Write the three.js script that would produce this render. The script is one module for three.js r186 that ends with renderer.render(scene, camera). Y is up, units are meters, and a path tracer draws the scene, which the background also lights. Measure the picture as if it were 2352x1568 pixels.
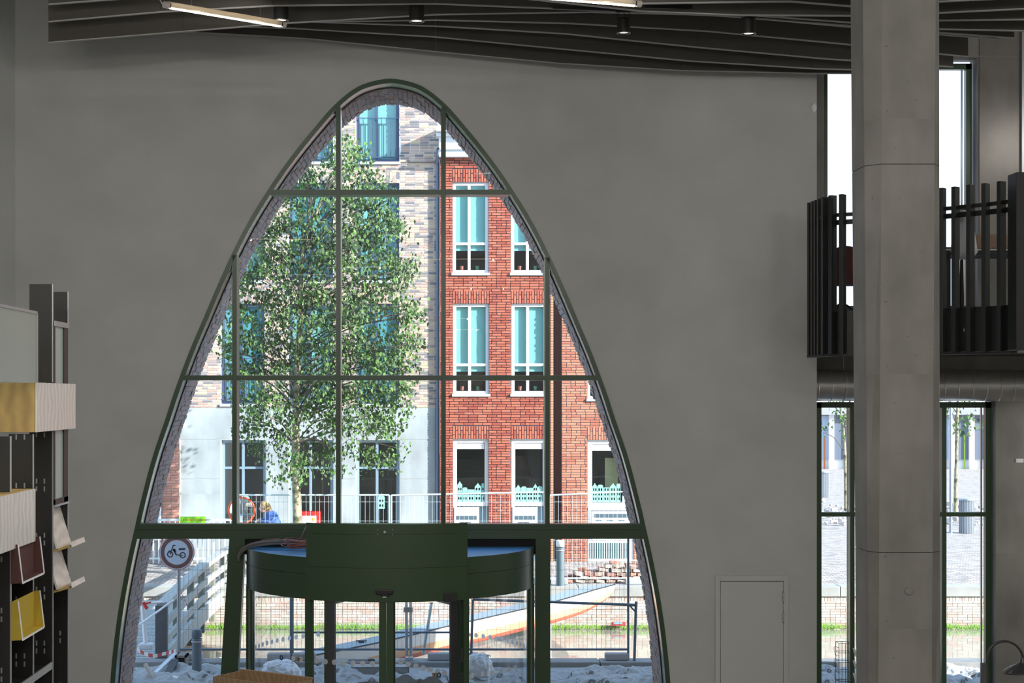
import * as THREE from 'three';
import { RoundedBoxGeometry } from 'three/addons/geometries/RoundedBoxGeometry.js';
import { mergeGeometries } from 'three/addons/utils/BufferGeometryUtils.js';
import { MarchingCubes } from 'three/addons/objects/MarchingCubes.js';
import { RectAreaLightUniformsLib } from 'three/addons/lights/RectAreaLightUniformsLib.js';

// ---------- camera, sky, sun, exposure ----------
RectAreaLightUniformsLib.init();
const F = 3800, VX = 1000, VY = 904, EYE = 5, D = 23.75;      // focal length in pixels, vanishing point, eye height, distance of the arched wall
const scene = new THREE.Scene();
const camera = new THREE.PerspectiveCamera(2 * Math.atan(784 / F) * 180 / Math.PI, 2352 / 1568, 0.1, 400);
camera.position.set(0, EYE, D);
camera.setViewOffset(2352, 1568, 1176 - VX, 784 - VY, 2352, 1568);
const renderer = new THREE.WebGLRenderer({ antialias: true });
renderer.toneMapping = THREE.LinearToneMapping;
renderer.toneMappingExposure = 1.3;
renderer.shadowMap.enabled = true;
{ // clear sky: paler towards the horizon, bluer overhead
  const w = 64, h = 64, a = new Float32Array(w * h * 4);
  for (let j = 0; j < h; j++) for (let i = 0; i < w; i++) {
    const el = Math.max(0, Math.sin(((j + 0.5) / h - 0.5) * Math.PI)), t = Math.pow(el, 0.6), k = (j * w + i) * 4;
    a[k] = 1.15 * (1 - t) + 0.55 * t; a[k + 1] = 1.3 * (1 - t) + 0.95 * t; a[k + 2] = 1.45 * (1 - t) + 1.55 * t; a[k + 3] = 1;
  }
  const t = new THREE.DataTexture(a, w, h, THREE.RGBAFormat, THREE.FloatType);
  t.mapping = THREE.EquirectangularReflectionMapping; t.magFilter = THREE.LinearFilter; t.needsUpdate = true;
  scene.background = t; scene.environment = t;
}
const SUN = new THREE.Vector3(2.0, 0.92, 1).normalize();
const sun = new THREE.DirectionalLight(new THREE.Color(1, 0.97, 0.92), 9.6);
sun.position.copy(SUN).multiplyScalar(60).add(new THREE.Vector3(0, 5, -12)); sun.target.position.set(0, 5, -12);
sun.castShadow = true; sun.shadow.mapSize.set(4096, 4096);
Object.assign(sun.shadow.camera, { left: -40, right: 40, top: 40, bottom: -40, near: 1, far: 160 });
scene.add(sun, sun.target);

// ---------- helpers ----------
let seed = 12345;
const R = () => { seed = (seed + 0x6D2B79F5) | 0; let t = Math.imul(seed ^ (seed >>> 15), 1 | seed); t = (t + Math.imul(t ^ (t >>> 7), 61 | t)) ^ t; return ((t ^ (t >>> 14)) >>> 0) / 4294967296; };
const rr = (a, b) => a + (b - a) * R();
const W = (px, py, Z) => new THREE.Vector3((px - VX) * Z / F, EYE - (py - VY) * Z / F, D - Z);   // a point of the place, from where it is seen and how far off it stands
const X = (px, Z) => (px - VX) * Z / F, Y = (py, Z) => EYE - (py - VY) * Z / F;
const lin = (r, g, b) => new THREE.Color().setRGB(r, g, b);
const M = (c, rough = 0.8, o = {}) => new THREE.MeshPhysicalMaterial({ color: Array.isArray(c) ? lin(...c) : new THREE.Color(c), roughness: rough, side: THREE.DoubleSide, ...o });
const used = {};
const numbered = (n) => { const k = used[n] = (used[n] ?? -1) + 1; return k ? n + '_' + String(k).padStart(3, '0') : n; };
const things = [];
function thing(name, label, category, group) {
  const o = new THREE.Group(); o.name = numbered(name); o.userData = { label, category }; if (group) o.userData.group = group;
  scene.add(o); things.push(o); return o;
}
function struct(name, label, kind = 'structure', category) {
  const o = new THREE.Group(); o.name = numbered(name); o.userData = { kind }; if (label) o.userData.label = label; if (category) o.userData.category = category;
  scene.add(o); things.push(o); return o;
}
function mesh(name, geo, mat, parent, label) { // one named part
  const g = Array.isArray(geo) ? (geo.length > 1 ? join(geo) : geo[0]) : geo;
  const m = new THREE.Mesh(g, mat); m.name = name; m.castShadow = m.receiveShadow = true; if (label) m.userData.label = label;
  parent.add(m); return m;
}
function join(list) {
  return mergeGeometries(list.map((g) => { const n = g.index ? g.toNonIndexed() : g; for (const k of Object.keys(n.attributes)) if (!['position', 'normal', 'uv', 'color'].includes(k)) n.deleteAttribute(k); return n; }));
}
function uvMetres(g) { // box-project uv in metres
  const p = g.attributes.position, n = g.attributes.normal, uv = new Float32Array(p.count * 2);
  for (let i = 0; i < p.count; i++) {
    const ax = Math.abs(n.getX(i)), ay = Math.abs(n.getY(i)), az = Math.abs(n.getZ(i));
    const [u, v] = ax >= ay && ax >= az ? [p.getZ(i), p.getY(i)] : ay >= az ? [p.getX(i), p.getZ(i)] : [p.getX(i), p.getY(i)];
    uv[2 * i] = u; uv[2 * i + 1] = v;
  }
  g.setAttribute('uv', new THREE.BufferAttribute(uv, 2)); return g;
}
// box between two corners
function bx(x0, y0, z0, x1, y1, z1, r = 0) {
  const w = Math.abs(x1 - x0), h = Math.abs(y1 - y0), d = Math.abs(z1 - z0);
  const g = r ? new RoundedBoxGeometry(w, h, d, 1, Math.min(r, w / 3, h / 3, d / 3)) : new THREE.BoxGeometry(w, h, d);
  g.translate((x0 + x1) / 2, (y0 + y1) / 2, (z0 + z1) / 2); return uvMetres(g);
}
// box whose front face covers a rectangle seen at distance Z, going back by depth
function pb(x0, y0, x1, y1, Z, depth, r = 0) { return bx(X(x0, Z), Y(y1, Z), D - Z - depth, X(x1, Z), Y(y0, Z), D - Z, r); }
const V = (x, y, z) => new THREE.Vector3(x, y, z);
// round bar between two points
function bar(a, b, r, r2 = r, n = 8) {
  const d = b.clone().sub(a), g = new THREE.CylinderGeometry(r2, r, d.length(), n);
  g.applyQuaternion(new THREE.Quaternion().setFromUnitVectors(V(0, 1, 0), d.clone().normalize())); g.translate(...a.clone().add(b).multiplyScalar(0.5).toArray()); return g;
}
// square bar between two points
function beam(a, b, w, h, r = 0) {
  const d = b.clone().sub(a), L = d.length(), g = r ? new RoundedBoxGeometry(w, h, L, 1, r) : new THREE.BoxGeometry(w, h, L);
  uvMetres(g);
  const z = d.normalize(), up = Math.abs(z.y) > 0.95 ? V(1, 0, 0) : V(0, 1, 0), x = up.clone().cross(z).normalize(), y = z.clone().cross(x);
  g.applyMatrix4(new THREE.Matrix4().makeBasis(x, y, z)); g.translate(...a.clone().add(b).multiplyScalar(0.5).toArray()); return g;
}
function tube(pts, r, seg = 40, n = 8) { return new THREE.TubeGeometry(new THREE.CatmullRomCurve3(pts), seg, r, n); }
function prism(pts, z0, z1, holes = [], bevel = 0) { // outline in the wall plane, between two depths
  const s = new THREE.Shape(pts.map((p) => new THREE.Vector2(...p))); for (const h of holes) s.holes.push(new THREE.Path(h.map((p) => new THREE.Vector2(...p))));
  const g = new THREE.ExtrudeGeometry(s, { depth: Math.abs(z1 - z0) - 2 * bevel, bevelEnabled: bevel > 0, bevelSize: bevel, bevelThickness: bevel, bevelSegments: 1 });
  g.translate(0, 0, Math.min(z0, z1) + bevel); return g;
}
const tint = (g, c) => { const n = g.attributes.position.count, a = new Float32Array(n * 3); for (let i = 0; i < n; i++) { a[3 * i] = c[0]; a[3 * i + 1] = c[1]; a[3 * i + 2] = c[2]; } g.setAttribute('color', new THREE.BufferAttribute(a, 3)); return g; };

// ---------- procedural textures ----------
const hash = (x, y, s) => { let h = Math.imul(x, 374761393) + Math.imul(y, 668265263) + Math.imul(s, 2147483647 ^ 0x5bd1e995); h = Math.imul(h ^ (h >>> 13), 1274126177); return ((h ^ (h >>> 16)) >>> 0) / 4294967296; };
function vnoise(x, y, per, s) {
  const xi = Math.floor(x), yi = Math.floor(y), fx = x - xi, fy = y - yi, u = fx * fx * (3 - 2 * fx), v = fy * fy * (3 - 2 * fy), q = (i, j) => hash(((i % per) + per) % per, ((j % per) + per) % per, s);
  return (q(xi, yi) * (1 - u) + q(xi + 1, yi) * u) * (1 - v) + (q(xi, yi + 1) * (1 - u) + q(xi + 1, yi + 1) * u) * v;
}
const fbm = (x, y, base, s, oct = 4) => { let a = 0, k = 0.5, f = base; for (let o = 0; o < oct; o++) { a += k * vnoise(x * f, y * f, f, s + o); f *= 2; k *= 0.5; } return a / (1 - Math.pow(0.5, oct)); };
function tex(n, metres, fn, srgb = false) {
  const a = new Uint8Array(n * n * 4);
  for (let j = 0; j < n; j++) for (let i = 0; i < n; i++) { const c = fn(i / n, j / n), k = (j * n + i) * 4; for (let q = 0; q < 3; q++) a[k + q] = Math.max(0, Math.min(255, 255 * (Array.isArray(c) ? c[q] : c))); a[k + 3] = 255; }
  const t = new THREE.DataTexture(a, n, n); t.wrapS = t.wrapT = THREE.RepeatWrapping; t.magFilter = THREE.LinearFilter; t.minFilter = THREE.LinearMipmapLinearFilter; t.generateMipmaps = true;
  if (srgb) t.colorSpace = THREE.SRGBColorSpace; t.repeat.set(1 / metres, 1 / metres); t.needsUpdate = true; return t;
}
const tPlaster = tex(256, 2.2, (x, y) => 0.93 + 0.07 * fbm(x, y, 4, 3, 6), true);
const tPlasterB = tex(256, 0.6, (x, y) => fbm(x, y, 16, 9, 4));
const tConcrete = tex(512, 2.6, (x, y) => { const v = 0.74 + 0.3 * (fbm(x, y, 3, 21, 6) - 0.5) + 0.12 * (fbm(x, y * 0.25, 12, 5, 3) - 0.5); const pit = vnoise(x * 96, y * 96, 96, 77) > 0.975 ? 0.82 : 1; return [v * pit, v * 0.985 * pit, v * 0.96 * pit]; }, true);
const tConcreteB = tex(256, 1.3, (x, y) => fbm(x, y, 8, 31, 5));
const tSand = tex(256, 0.7, (x, y) => fbm(x, y, 8, 41, 5));
const tPave = tex(512, 2.0, (x, y) => { const r = Math.floor(y * 20), sx = x * 10 + (r % 2) * 0.5, e = Math.min(Math.abs(y * 20 - Math.round(y * 20)), Math.abs(sx - Math.round(sx)) * 2), k = 0.62 + 0.2 * hash(Math.floor(sx) % 10, r, 4); return e < 0.09 ? [0.5, 0.48, 0.46] : [k, k * 0.97, k * 0.94]; }, true);
const tWood = tex(256, 0.8, (x, y) => { const g = fbm(x * 0.5, y, 6, 51, 3), v = 0.93 + 0.05 * Math.sin((x * 10 + g * 1.4) * 6.28) + 0.05 * (fbm(x, y, 20, 57, 3) - 0.5); return [v, v * 0.98, v * 0.94]; }, true);
const tWave = tex(256, 3.0, (x, y) => fbm(x, y, 5, 61, 4));
const tBark = tex(256, 0.6, (x, y) => { const n = fbm(x, y, 5, 71, 4); return n > 0.54 ? [0.86, 0.84, 0.76] : n > 0.44 ? [0.66, 0.66, 0.55] : [0.42, 0.45, 0.38]; }, true);
const tBrick = tex(128, 0.3, (x, y) => 0.8 + 0.3 * fbm(x, y, 10, 81, 4), true);

// ---------- materials ----------
const mPlaster = M([0.6, 0.605, 0.59], 0.75, { map: tPlaster, bumpMap: tPlasterB, bumpScale: 0.001 });
const mWallLeft = M([0.74, 0.75, 0.73], 0.7, { map: tPlaster });
const mConcrete = M([0.46, 0.452, 0.445], 0.7, { map: tConcrete, bumpMap: tConcreteB, bumpScale: 0.002 });
const mFloor = M([0.5, 0.49, 0.47], 0.5, { map: tConcrete });
const mGreen = M([0.036, 0.076, 0.034], 0.34, { clearcoat: 0.12, clearcoatRoughness: 0.2 });
const mBlack = M([0.012, 0.012, 0.013], 0.45);
const mSlat = M([0.022, 0.025, 0.024], 0.32);
const mSteelDark = M([0.016, 0.015, 0.014], 0.5);
const mSteelEdge = M([0.5, 0.52, 0.55], 0.35, { metalness: 0.7 });
const mBaffle = M([0.085, 0.078, 0.07], 0.9);
const mBaffleEdge = M([0.42, 0.41, 0.39], 0.7);
const mGlass = new THREE.MeshPhysicalMaterial({ color: 0xffffff, transmission: 1, thickness: 0, roughness: 0, ior: 1.5, specularIntensity: 0.8, side: THREE.DoubleSide });
const mRim = M([0.35, 0.37, 0.36], 0.25, { metalness: 0.6 });
const mGalv = M([0.36, 0.4, 0.44], 0.4, { metalness: 0.55 });
const mDuct = M([0.5, 0.49, 0.48], 0.32, { metalness: 0.85 });
const mWhite = M([0.82, 0.83, 0.84], 0.45);
const mDoor = M([0.6, 0.6, 0.585], 0.55);
const mDark = M([0.02, 0.022, 0.025], 0.6);
const mRed = M([0.62, 0.03, 0.025], 0.5);
const LAMP_POWER = 12.3;
// ================= the room =================
const CX = 896.5;                                       // middle of the arch
const ARCH = [[180.7, 0], [183.5, 25], [188, 44], [196, 68], [207, 87], [222, 107], [251, 138], [293, 174], [318, 195], [370, 235.5], [430, 277], [494, 317], [560, 352.5], [640, 390], [733, 430], [806, 461], [900, 496], [955, 514], [1050, 546], [1156, 574], [1220, 588.5], [1300, 606], [1400, 624], [1500, 637], [1568, 643], [1704, 655]];
const half = (y) => { if (y <= ARCH[0][0]) return 0; for (let i = 1; i < ARCH.length; i++) if (y <= ARCH[i][0]) { const [a, b] = ARCH[i - 1], [c, d] = ARCH[i]; return b + (d - b) * (y - a) / (c - a); } return 655; };
// smooth outline in metres in the wall plane, right foot -> apex -> left foot
const archPts = (() => {
  const ctrl = [...ARCH.slice(1).reverse().map(([y, h]) => V(X(CX + h, D), Y(y, D), 0)), V(X(CX, D), Y(ARCH[0][0], D), 0), ...ARCH.slice(1).map(([y, h]) => V(X(CX - h, D), Y(y, D), 0))];
  return new THREE.CatmullRomCurve3(ctrl, false, 'centripetal').getSpacedPoints(260).map((p) => [p.x, p.y]);
})();
const archLen = (() => { let s = 0; for (let i = 1; i < archPts.length; i++) s += Math.hypot(archPts[i][0] - archPts[i - 1][0], archPts[i][1] - archPts[i - 1][1]); return s; })();
const archNormal = (i) => { const a = archPts[Math.max(0, i - 1)], b = archPts[Math.min(archPts.length - 1, i + 1)], dx = b[0] - a[0], dy = b[1] - a[1], L = Math.hypot(dx, dy); return [-dy / L, dx / L]; };   // towards the opening
const offset = (d) => archPts.map((p, i) => { const n = archNormal(i), k = typeof d === 'function' ? d(p, i) : d; return [p[0] + n[0] * k, p[1] + n[1] * k]; });
const XL = X(35, D), XR = X(1876, D), TOP = 11.4, XE = 12.2, ZB = 30;
{
  const w = struct('wall_front', 'grey plastered wall around the tall arched window');
  const foot = (o) => [[o[0][0], -0.0], ...o.slice(0), [o[o.length - 1][0], -0.0]];
  const clip = (pts) => pts.map(([x, y]) => [x, Math.max(y, 0.0)]);
  const wallShape = (hole, x0, x1) => { const h = clip(hole); return [[x0, 0], [x0, TOP], [x1, TOP], [x1, 0], [h[0][0], 0], ...h, [h[h.length - 1][0], 0]]; };
  const dh = [[X(1654, D), 0.01], [X(1801, D), 0.01], [X(1801, D), Y(1333.5, D)], [X(1654, D), Y(1333.5, D)]];
  const inner = uvMetres(prism(wallShape(archPts, XL, XR), 0, -0.26, [dh])); mesh('plaster', inner, mPlaster, w);
  const outer = uvMetres(prism(wallShape(offset(-0.09), XL - 0.5, XR), -0.262, -1.6)); mesh('masonry', outer, M([0.3, 0.24, 0.21], 0.9), w);
  const f = struct('floor'); mesh('floor_slab', bx(XL - 0.5, -0.3, -1.5, XE, 0, ZB), mFloor, f);
  const c = struct('ceiling'); mesh('ceiling_slab', bx(XL - 0.5, TOP, -1.5, XE, TOP + 0.3, ZB), M([0.2, 0.19, 0.18], 0.9), c);
  const l = struct('wall_left'); mesh('plaster', bx(XL - 0.5, 0, 0, XL, TOP, ZB), mWallLeft, l);
  const r = struct('wall_right'); mesh('plaster', bx(XE, 0, -1.5, XE + 0.3, TOP, ZB), mWallLeft, r);
  const b = struct('wall_back'); mesh('plaster', bx(XL - 0.5, 0, ZB, XE + 0.3, TOP, ZB + 0.3), mWallLeft, b);
}
// ---- brick reveal of the arch: courses round the arch, four bricks deep ----
const mReveal = [[0.34, 0.27, 0.25], [0.39, 0.31, 0.29], [0.31, 0.27, 0.26], [0.42, 0.29, 0.26], [0.36, 0.32, 0.31]].map((c) => M(c, 0.92, { map: tBrick }));
const unit = uvMetres(new THREE.BoxGeometry(1, 1, 1));
{
  const g = struct('wall_arch', 'brown brick reveal lining the outside of the arch');
  const mort = [];
  const apexX = X(CX, D), dOut = (p) => 0.06 + 0.035 * Math.exp(-Math.pow((p[0] - apexX) / 0.9, 2));
  const pitch = 0.0775, nC = Math.floor(archLen / pitch), Z0 = 0.4, Z1 = 1.6;
  const at = (s) => { const k = s / archLen * (archPts.length - 1), i = Math.min(archPts.length - 2, Math.floor(k)), t = k - i; return [archPts[i][0] * (1 - t) + archPts[i + 1][0] * t, archPts[i][1] * (1 - t) + archPts[i + 1][1] * t, i]; };
  const rest = mReveal.map(() => []), list = [];
  for (let c = 0; c < nC; c++) {
    const p = at((c + 0.5) * pitch), n = archNormal(p[2]); if (p[1] < 0.02) continue;
    let z = Z0 - (c % 2 ? 0.14 : 0);
    while (z < Z1 - 0.03) {
      const L = rr(0.22, 0.33), za = Math.max(z, Z0), zb = Math.min(z + L, Z1); z += L + 0.012; if (zb - za < 0.05) continue;
      const t = ((za + zb) / 2 - Z0) / (Z1 - Z0), o = dOut(p) + rr(-0.009, 0.009);
      list.push({ x: p[0] + n[0] * (o - 0.05), y: p[1] + n[1] * (o - 0.05), z: -(za + zb) / 2, L: zb - za, a: Math.atan2(n[1], n[0]) + rr(-0.03, 0.03), m: Math.floor(R() * mReveal.length), h: 0.064 * rr(0.93, 1.05), seen: p[1] > 0.6 ? Math.abs(p[0] - apexX) : 0 });
    }
  }
  list.sort((a, b) => (b.x < apexX ? 1 : 0) - (a.x < apexX ? 1 : 0) || b.L - a.L);
  list.forEach((q, i) => {
    const own = i < 300;
    if (own) { const m = mesh(i ? 'brick_' + String(i).padStart(3, '0') : 'brick', unit, mReveal[q.m], g); m.position.set(q.x, q.y, q.z); m.rotation.z = q.a; m.scale.set(0.1, q.h, q.L); }
    else { const b = unit.clone(); b.applyMatrix4(new THREE.Matrix4().compose(V(q.x, q.y, q.z), new THREE.Quaternion().setFromAxisAngle(V(0, 0, 1), q.a), V(0.1, q.h, q.L))); rest[q.m].push(b); }
  });
  rest.forEach((r, i) => { const m = mesh('brickwork', r, mReveal[i], g); m.userData.kind = 'stuff'; });
  const a = offset((p) => dOut(p) - 0.016), b2 = offset(-0.085); const ring = [...a, ...b2.slice().reverse()];
  mesh('mortar', uvMetres(prism(ring, -0.39, -1.58)), M([0.5, 0.49, 0.49], 0.95), g);
}
// ---- window_1: the arched window ----
{
  const w = struct('window_1', 'tall arched window with dark green frame');
  const inner = offset(0.062);
  mesh('arch_frame', uvMetres(prism([...archPts, ...inner.slice().reverse()], 0.012, -0.38)), mGreen, w);
  mesh('frame_lining', uvMetres(prism([...offset(0.0625), ...offset(0.066).reverse()], -0.008, -0.37)), mRim, w);
  const bead = offset(0.082);
  mesh('glazing_bead', prism([...inner, ...bead.slice().reverse()], -0.3, -0.312), mDark, w);
  const rows = [[180, 441], [441, 867.5], [867.5, 1204]], cols = [[0, 538.5], [538.5, 777], [777, 1018.5], [1018.5, 1257.5], [1257.5, 2000]];
  const zt = (y, x0, x1) => mesh('transom', pb(x0, y - 5.5, x1, y + 5.5, D - 0.01, 0.33, 0.004), mGreen, w, null, mesh('transom_lining', pb(x0 + 2, y - 5.75, x1 - 2, y + 5.75, D + 0.02, 0.29), mRim, w));
  zt(441, CX - half(441) + 4, CX + half(441) - 4); zt(867.5, CX - half(867) + 4, CX + half(867) - 4);
  const topOf = (x) => { let y = 1200; while (y > 181 && half(y) > Math.abs(x - CX) + 2) y -= 1; return y; };
  for (const x of [538.5, 777, 1018.5, 1257.5]) mesh('mullion', pb(x - 5.3, topOf(x) + 9, x + 5.3, 1206, D - 0.012, 0.33, 0.004), mGreen, w, null, mesh('mullion_lining', pb(x - 5.6, topOf(x) + 14, x + 5.6, 1203, D + 0.02, 0.29), mRim, w));
  for (const [ya, yb2, zf] of [[1203, 1215.8, 0.02], [1216.7, 1237, 0.02], [1210, 1222, 0.004]]) mesh('door_head_transom', prism([[X(CX - half(ya) + 2, D), Y(ya, D)], [X(CX + half(ya) - 2, D), Y(ya, D)], [X(CX + half(yb2) - 2, D), Y(yb2, D)], [X(CX - half(yb2) + 2, D), Y(yb2, D)]], zf, -0.2), mGreen, w);
  mesh('lower_post', prism([[X(527, D), Y(1236, D)], [X(563, D), Y(1236, D)], [X(545, D), Y(1568, D)], [X(538, D), 0], [X(496, D), 0], [X(506, D), Y(1568, D)]], 0.018, -0.2), mGreen, w);
  mesh('lower_post', bx(X(1230, D), 0, -0.2, X(1264, D), Y(1236, D), 0.018), mGreen, w);
  const pane = (xa, xb, ya, yb) => {
    const L = [], Rt = []; for (let k = 0; k <= 24; k++) { const y = ya + (yb - ya) * k / 24, h = half(y) - 6, a = Math.max(xa, CX - h), b = Math.min(xb, CX + h); if (b - a > 0.5) { L.push([X(a, D), Y(y, D)]); Rt.push([X(b, D), Y(y, D)]); } }
    if (L.length > 1) mesh('pane', new THREE.ShapeGeometry(new THREE.Shape([...L, ...Rt.reverse()].map((p) => new THREE.Vector2(...p)))).translate(0, 0, -0.305), mGlass, w);
  };
  for (const [ya, yb] of rows) for (const [xa, xb] of cols) pane(xa, xb, ya, yb);
  pane(0, 531, 1236, 1704); pane(1262, 2000, 1236, 1704);
}
// ---- set-back window wall at the right, its two windows, the concrete pieces ----
const ZW = 24.9, zW = D - ZW;
{
  const w = struct('wall_window', 'set back wall with tall green windows behind the column');
  const px = (a) => X(a, ZW), py = (a) => Y(a, ZW), xl = XR - 0.3;
  const o1 = [[px(1893), py(132)], [px(2245), py(132)], [px(2245), py(722)], [px(1893), py(722)]], o2 = [[px(1872), py(921)], [px(2287), py(921)], [px(2287), 0.4], [px(1872), 0.4]];
  mesh('plaster', uvMetres(prism([[xl, 0], [xl, TOP], [XE, TOP], [XE, 0]], zW, zW - 0.35, [o1, o2])), mConcrete, w);
  mesh('beam_panel', bx(xl + 0.3, py(848), zW + 0.002, XE, py(818), zW + 0.06), mConcrete, w);
  for (const [a, b, c, d] of [[2249, 131, 2346, 560], [2249, -40, 2346, 127]]) mesh('concrete_panel', pb(a, b, c, d, ZW - 0.002, -0.012), M([0.4, 0.38, 0.37], 0.3, { map: tConcrete, metalness: 0.25 }), w);
  mesh('rail_profile', [pb(2347.5, 66, 2352, 560, ZW - 0.08, 0.02)], mSteelEdge, w);
  const frame = (name, label, x0, y0, x1, y1, uprights, cross) => {
    const g = struct(name, label), f = 13, Z = ZW + 0.14;
    const s = (a) => 1000 + (a - 1000) * 1; mesh('frame', [pb(x0, y0, x1, y0 + f, Z, 0.1), pb(x0, y1 - f, x1, y1, Z, 0.1), pb(x0, y0, x0 + f, y1, Z, 0.1), pb(x1 - f, y0, x1, y1, Z, 0.1)], mGreen, g);
    for (const u of uprights) mesh('mullion', pb(u - 5, y0 + f, u + 5, y1 - f, Z, 0.1), mGreen, g);
    for (const c of cross) mesh('transom', pb(x0 + f, c - 5, x1 - f, c + 5, Z + 0.001, 0.1), mGreen, g);
    const xs = [x0, ...uprights, x1], ys = [y0, ...cross, y1];
    for (let i = 0; i + 1 < xs.length; i++) for (let j = 0; j + 1 < ys.length; j++) mesh('pane', new THREE.PlaneGeometry(X(xs[i + 1], Z) - X(xs[i], Z), Y(ys[j], Z) - Y(ys[j + 1], Z)).translate((X(xs[i], Z) + X(xs[i + 1], Z)) / 2, (Y(ys[j], Z) + Y(ys[j + 1], Z)) / 2, D - Z - 0.05), mGlass, g);
    for (const u of [...uprights, x1 - f + 1]) mesh('glazing_bead', pb(u - 12, y0 + f, u - 9, y1 - f, Z + 0.03, 0.04), mRim, g);
  };
  frame('window_2', 'green framed window below the round duct', 1874, 923, 2277, 1611, [1958, 2063, 2169], [1181]);
  frame('window_3', 'tall window behind the balcony rail', 1888, 146, 2232, 715, [], []);
}
// ---- door_1: flush service door in the front wall ----
{
  const g = struct('door_1', 'pale flush service door with grey frame');
  const Z = D - 0.03, y0 = 1322, yb = 904 + EYE * F / Z;
  mesh('frame', [pb(1643, y0, 1654.5, yb, Z, 0.03, 0.004), pb(1800, y0, 1811, yb, Z, 0.03, 0.004), pb(1654.5, y0, 1800, y0 + 12, Z, 0.03, 0.004)], mDoor, g);
  mesh('leaf', pb(1655.4, y0 + 13, 1799, yb - 2, D - 0.012, 0.045, 0.002), mDoor, g);
  for (const y of [1371, 1417]) { const h = mesh('hinge', bar(W(1799.5, y - 11, Z - 0.006), W(1799.5, y + 11, Z - 0.006), 0.012, 0.012, 12), mSteelEdge, g); mesh('pin', bar(W(1799.5, y - 13, Z - 0.006), W(1799.5, y + 13, Z - 0.006), 0.006), mSteelDark, h); }
}
// ---- small fixings on the walls ----
{
  const s = thing('wall_switch', 'small white switch plate on the grey wall right of the windows', 'switch');
  const Z = ZW - 0.012; mesh('plate', pb(2333, 1053, 2351, 1062, Z, 0.012, 0.003), mWhite, s); mesh('rocker', pb(2336, 1054.5, 2342, 1060.5, Z - 0.004, 0.004), mWhite, s);
}
{
  const s = thing('wall_lamp', 'small white half round lamp on the right end of the plastered wall', 'lamp'), p = W(1870, 246, D - 0.02);
  mesh('cover', new THREE.SphereGeometry(0.07, 20, 12, 0, Math.PI).scale(0.55, 1, 0.5).translate(p.x, p.y, 0.002), M([0.9, 0.9, 0.92], 0.35), s); mesh('base_plate', new THREE.CylinderGeometry(0.06, 0.06, 0.006, 20).rotateX(Math.PI / 2).scale(0.6, 1.1, 1).translate(p.x, p.y, 0.003), mWhite, s);
}
// ---- concrete column ----
{
  const g = thing('concrete_column', 'bare concrete column with chamfered edges in front of the balcony', 'column');
  const t = [[1954, 17.5], [1982, 17], [2027, 16.85], [2149, 16.85], [2156, 17], [2157, 17.5]], b = [[1967, 17.5], [1996, 17], [2017, 16.9], [2140, 16.9], [2158, 17], [2159, 17.5]];
  const ring = (k) => t.map(([p, z], i) => { const [q, y] = b[i]; const Zz = z + (y - z) * k, u = p + (q - p) * k; return [X(u, Zz), D - Zz]; });
  const yT = 9.0, yB = 2.0; // heights seen at the top and the foot of the picture
  const lev = (y) => ring((yT - y) / (yT - yB) * 0.99);
  const build = (y0, y1) => {
    const lo = lev(y0), hi = lev(y1), n = lo.length, pos = [];
    const q = (a, b2, c, d) => pos.push(...a, ...b2, ...c, ...a, ...c, ...d);
    for (let i = 0; i < n; i++) { const j = (i + 1) % n; q([lo[i][0], y0, lo[i][1]], [lo[j][0], y0, lo[j][1]], [hi[j][0], y1, hi[j][1]], [hi[i][0], y1, hi[i][1]]); }
    for (const [L, y] of [[lo, y0], [hi, y1]]) for (let i = 1; i + 1 < n; i++) pos.push(L[0][0], y, L[0][1], L[i][0], y, L[i][1], L[i + 1][0], y, L[i + 1][1]);
    const gg = new THREE.BufferGeometry(); gg.setAttribute('position', new THREE.Float32BufferAttribute(pos, 3)); gg.computeVertexNormals(); return uvMetres(gg);
  };
  const j1 = Y(1266, 17), j2 = Y(381, 17);
  for (const [a, c] of [[0, j1 - 0.003], [j1 + 0.003, j2 - 0.003], [j2 + 0.003, TOP - 0.05]]) mesh('shaft', build(a, c), mConcrete, g);
  for (const y of [j1, j2]) { mesh('joint_core', bx(4.5, y - 0.05, D - 17.4, 5.1, y + 0.05, D - 16.95), mConcrete, g); }
  for (const [x, y] of [[2089, 1356], [2043, 250]]) { const Z = 16.88; const p = W(x, y, Z); mesh('form_tie_plug', new THREE.CylinderGeometry(0.042, 0.042, 0.012, 24).rotateX(Math.PI / 2).translate(p.x, p.y, p.z), mConcrete, g); }
}
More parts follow.
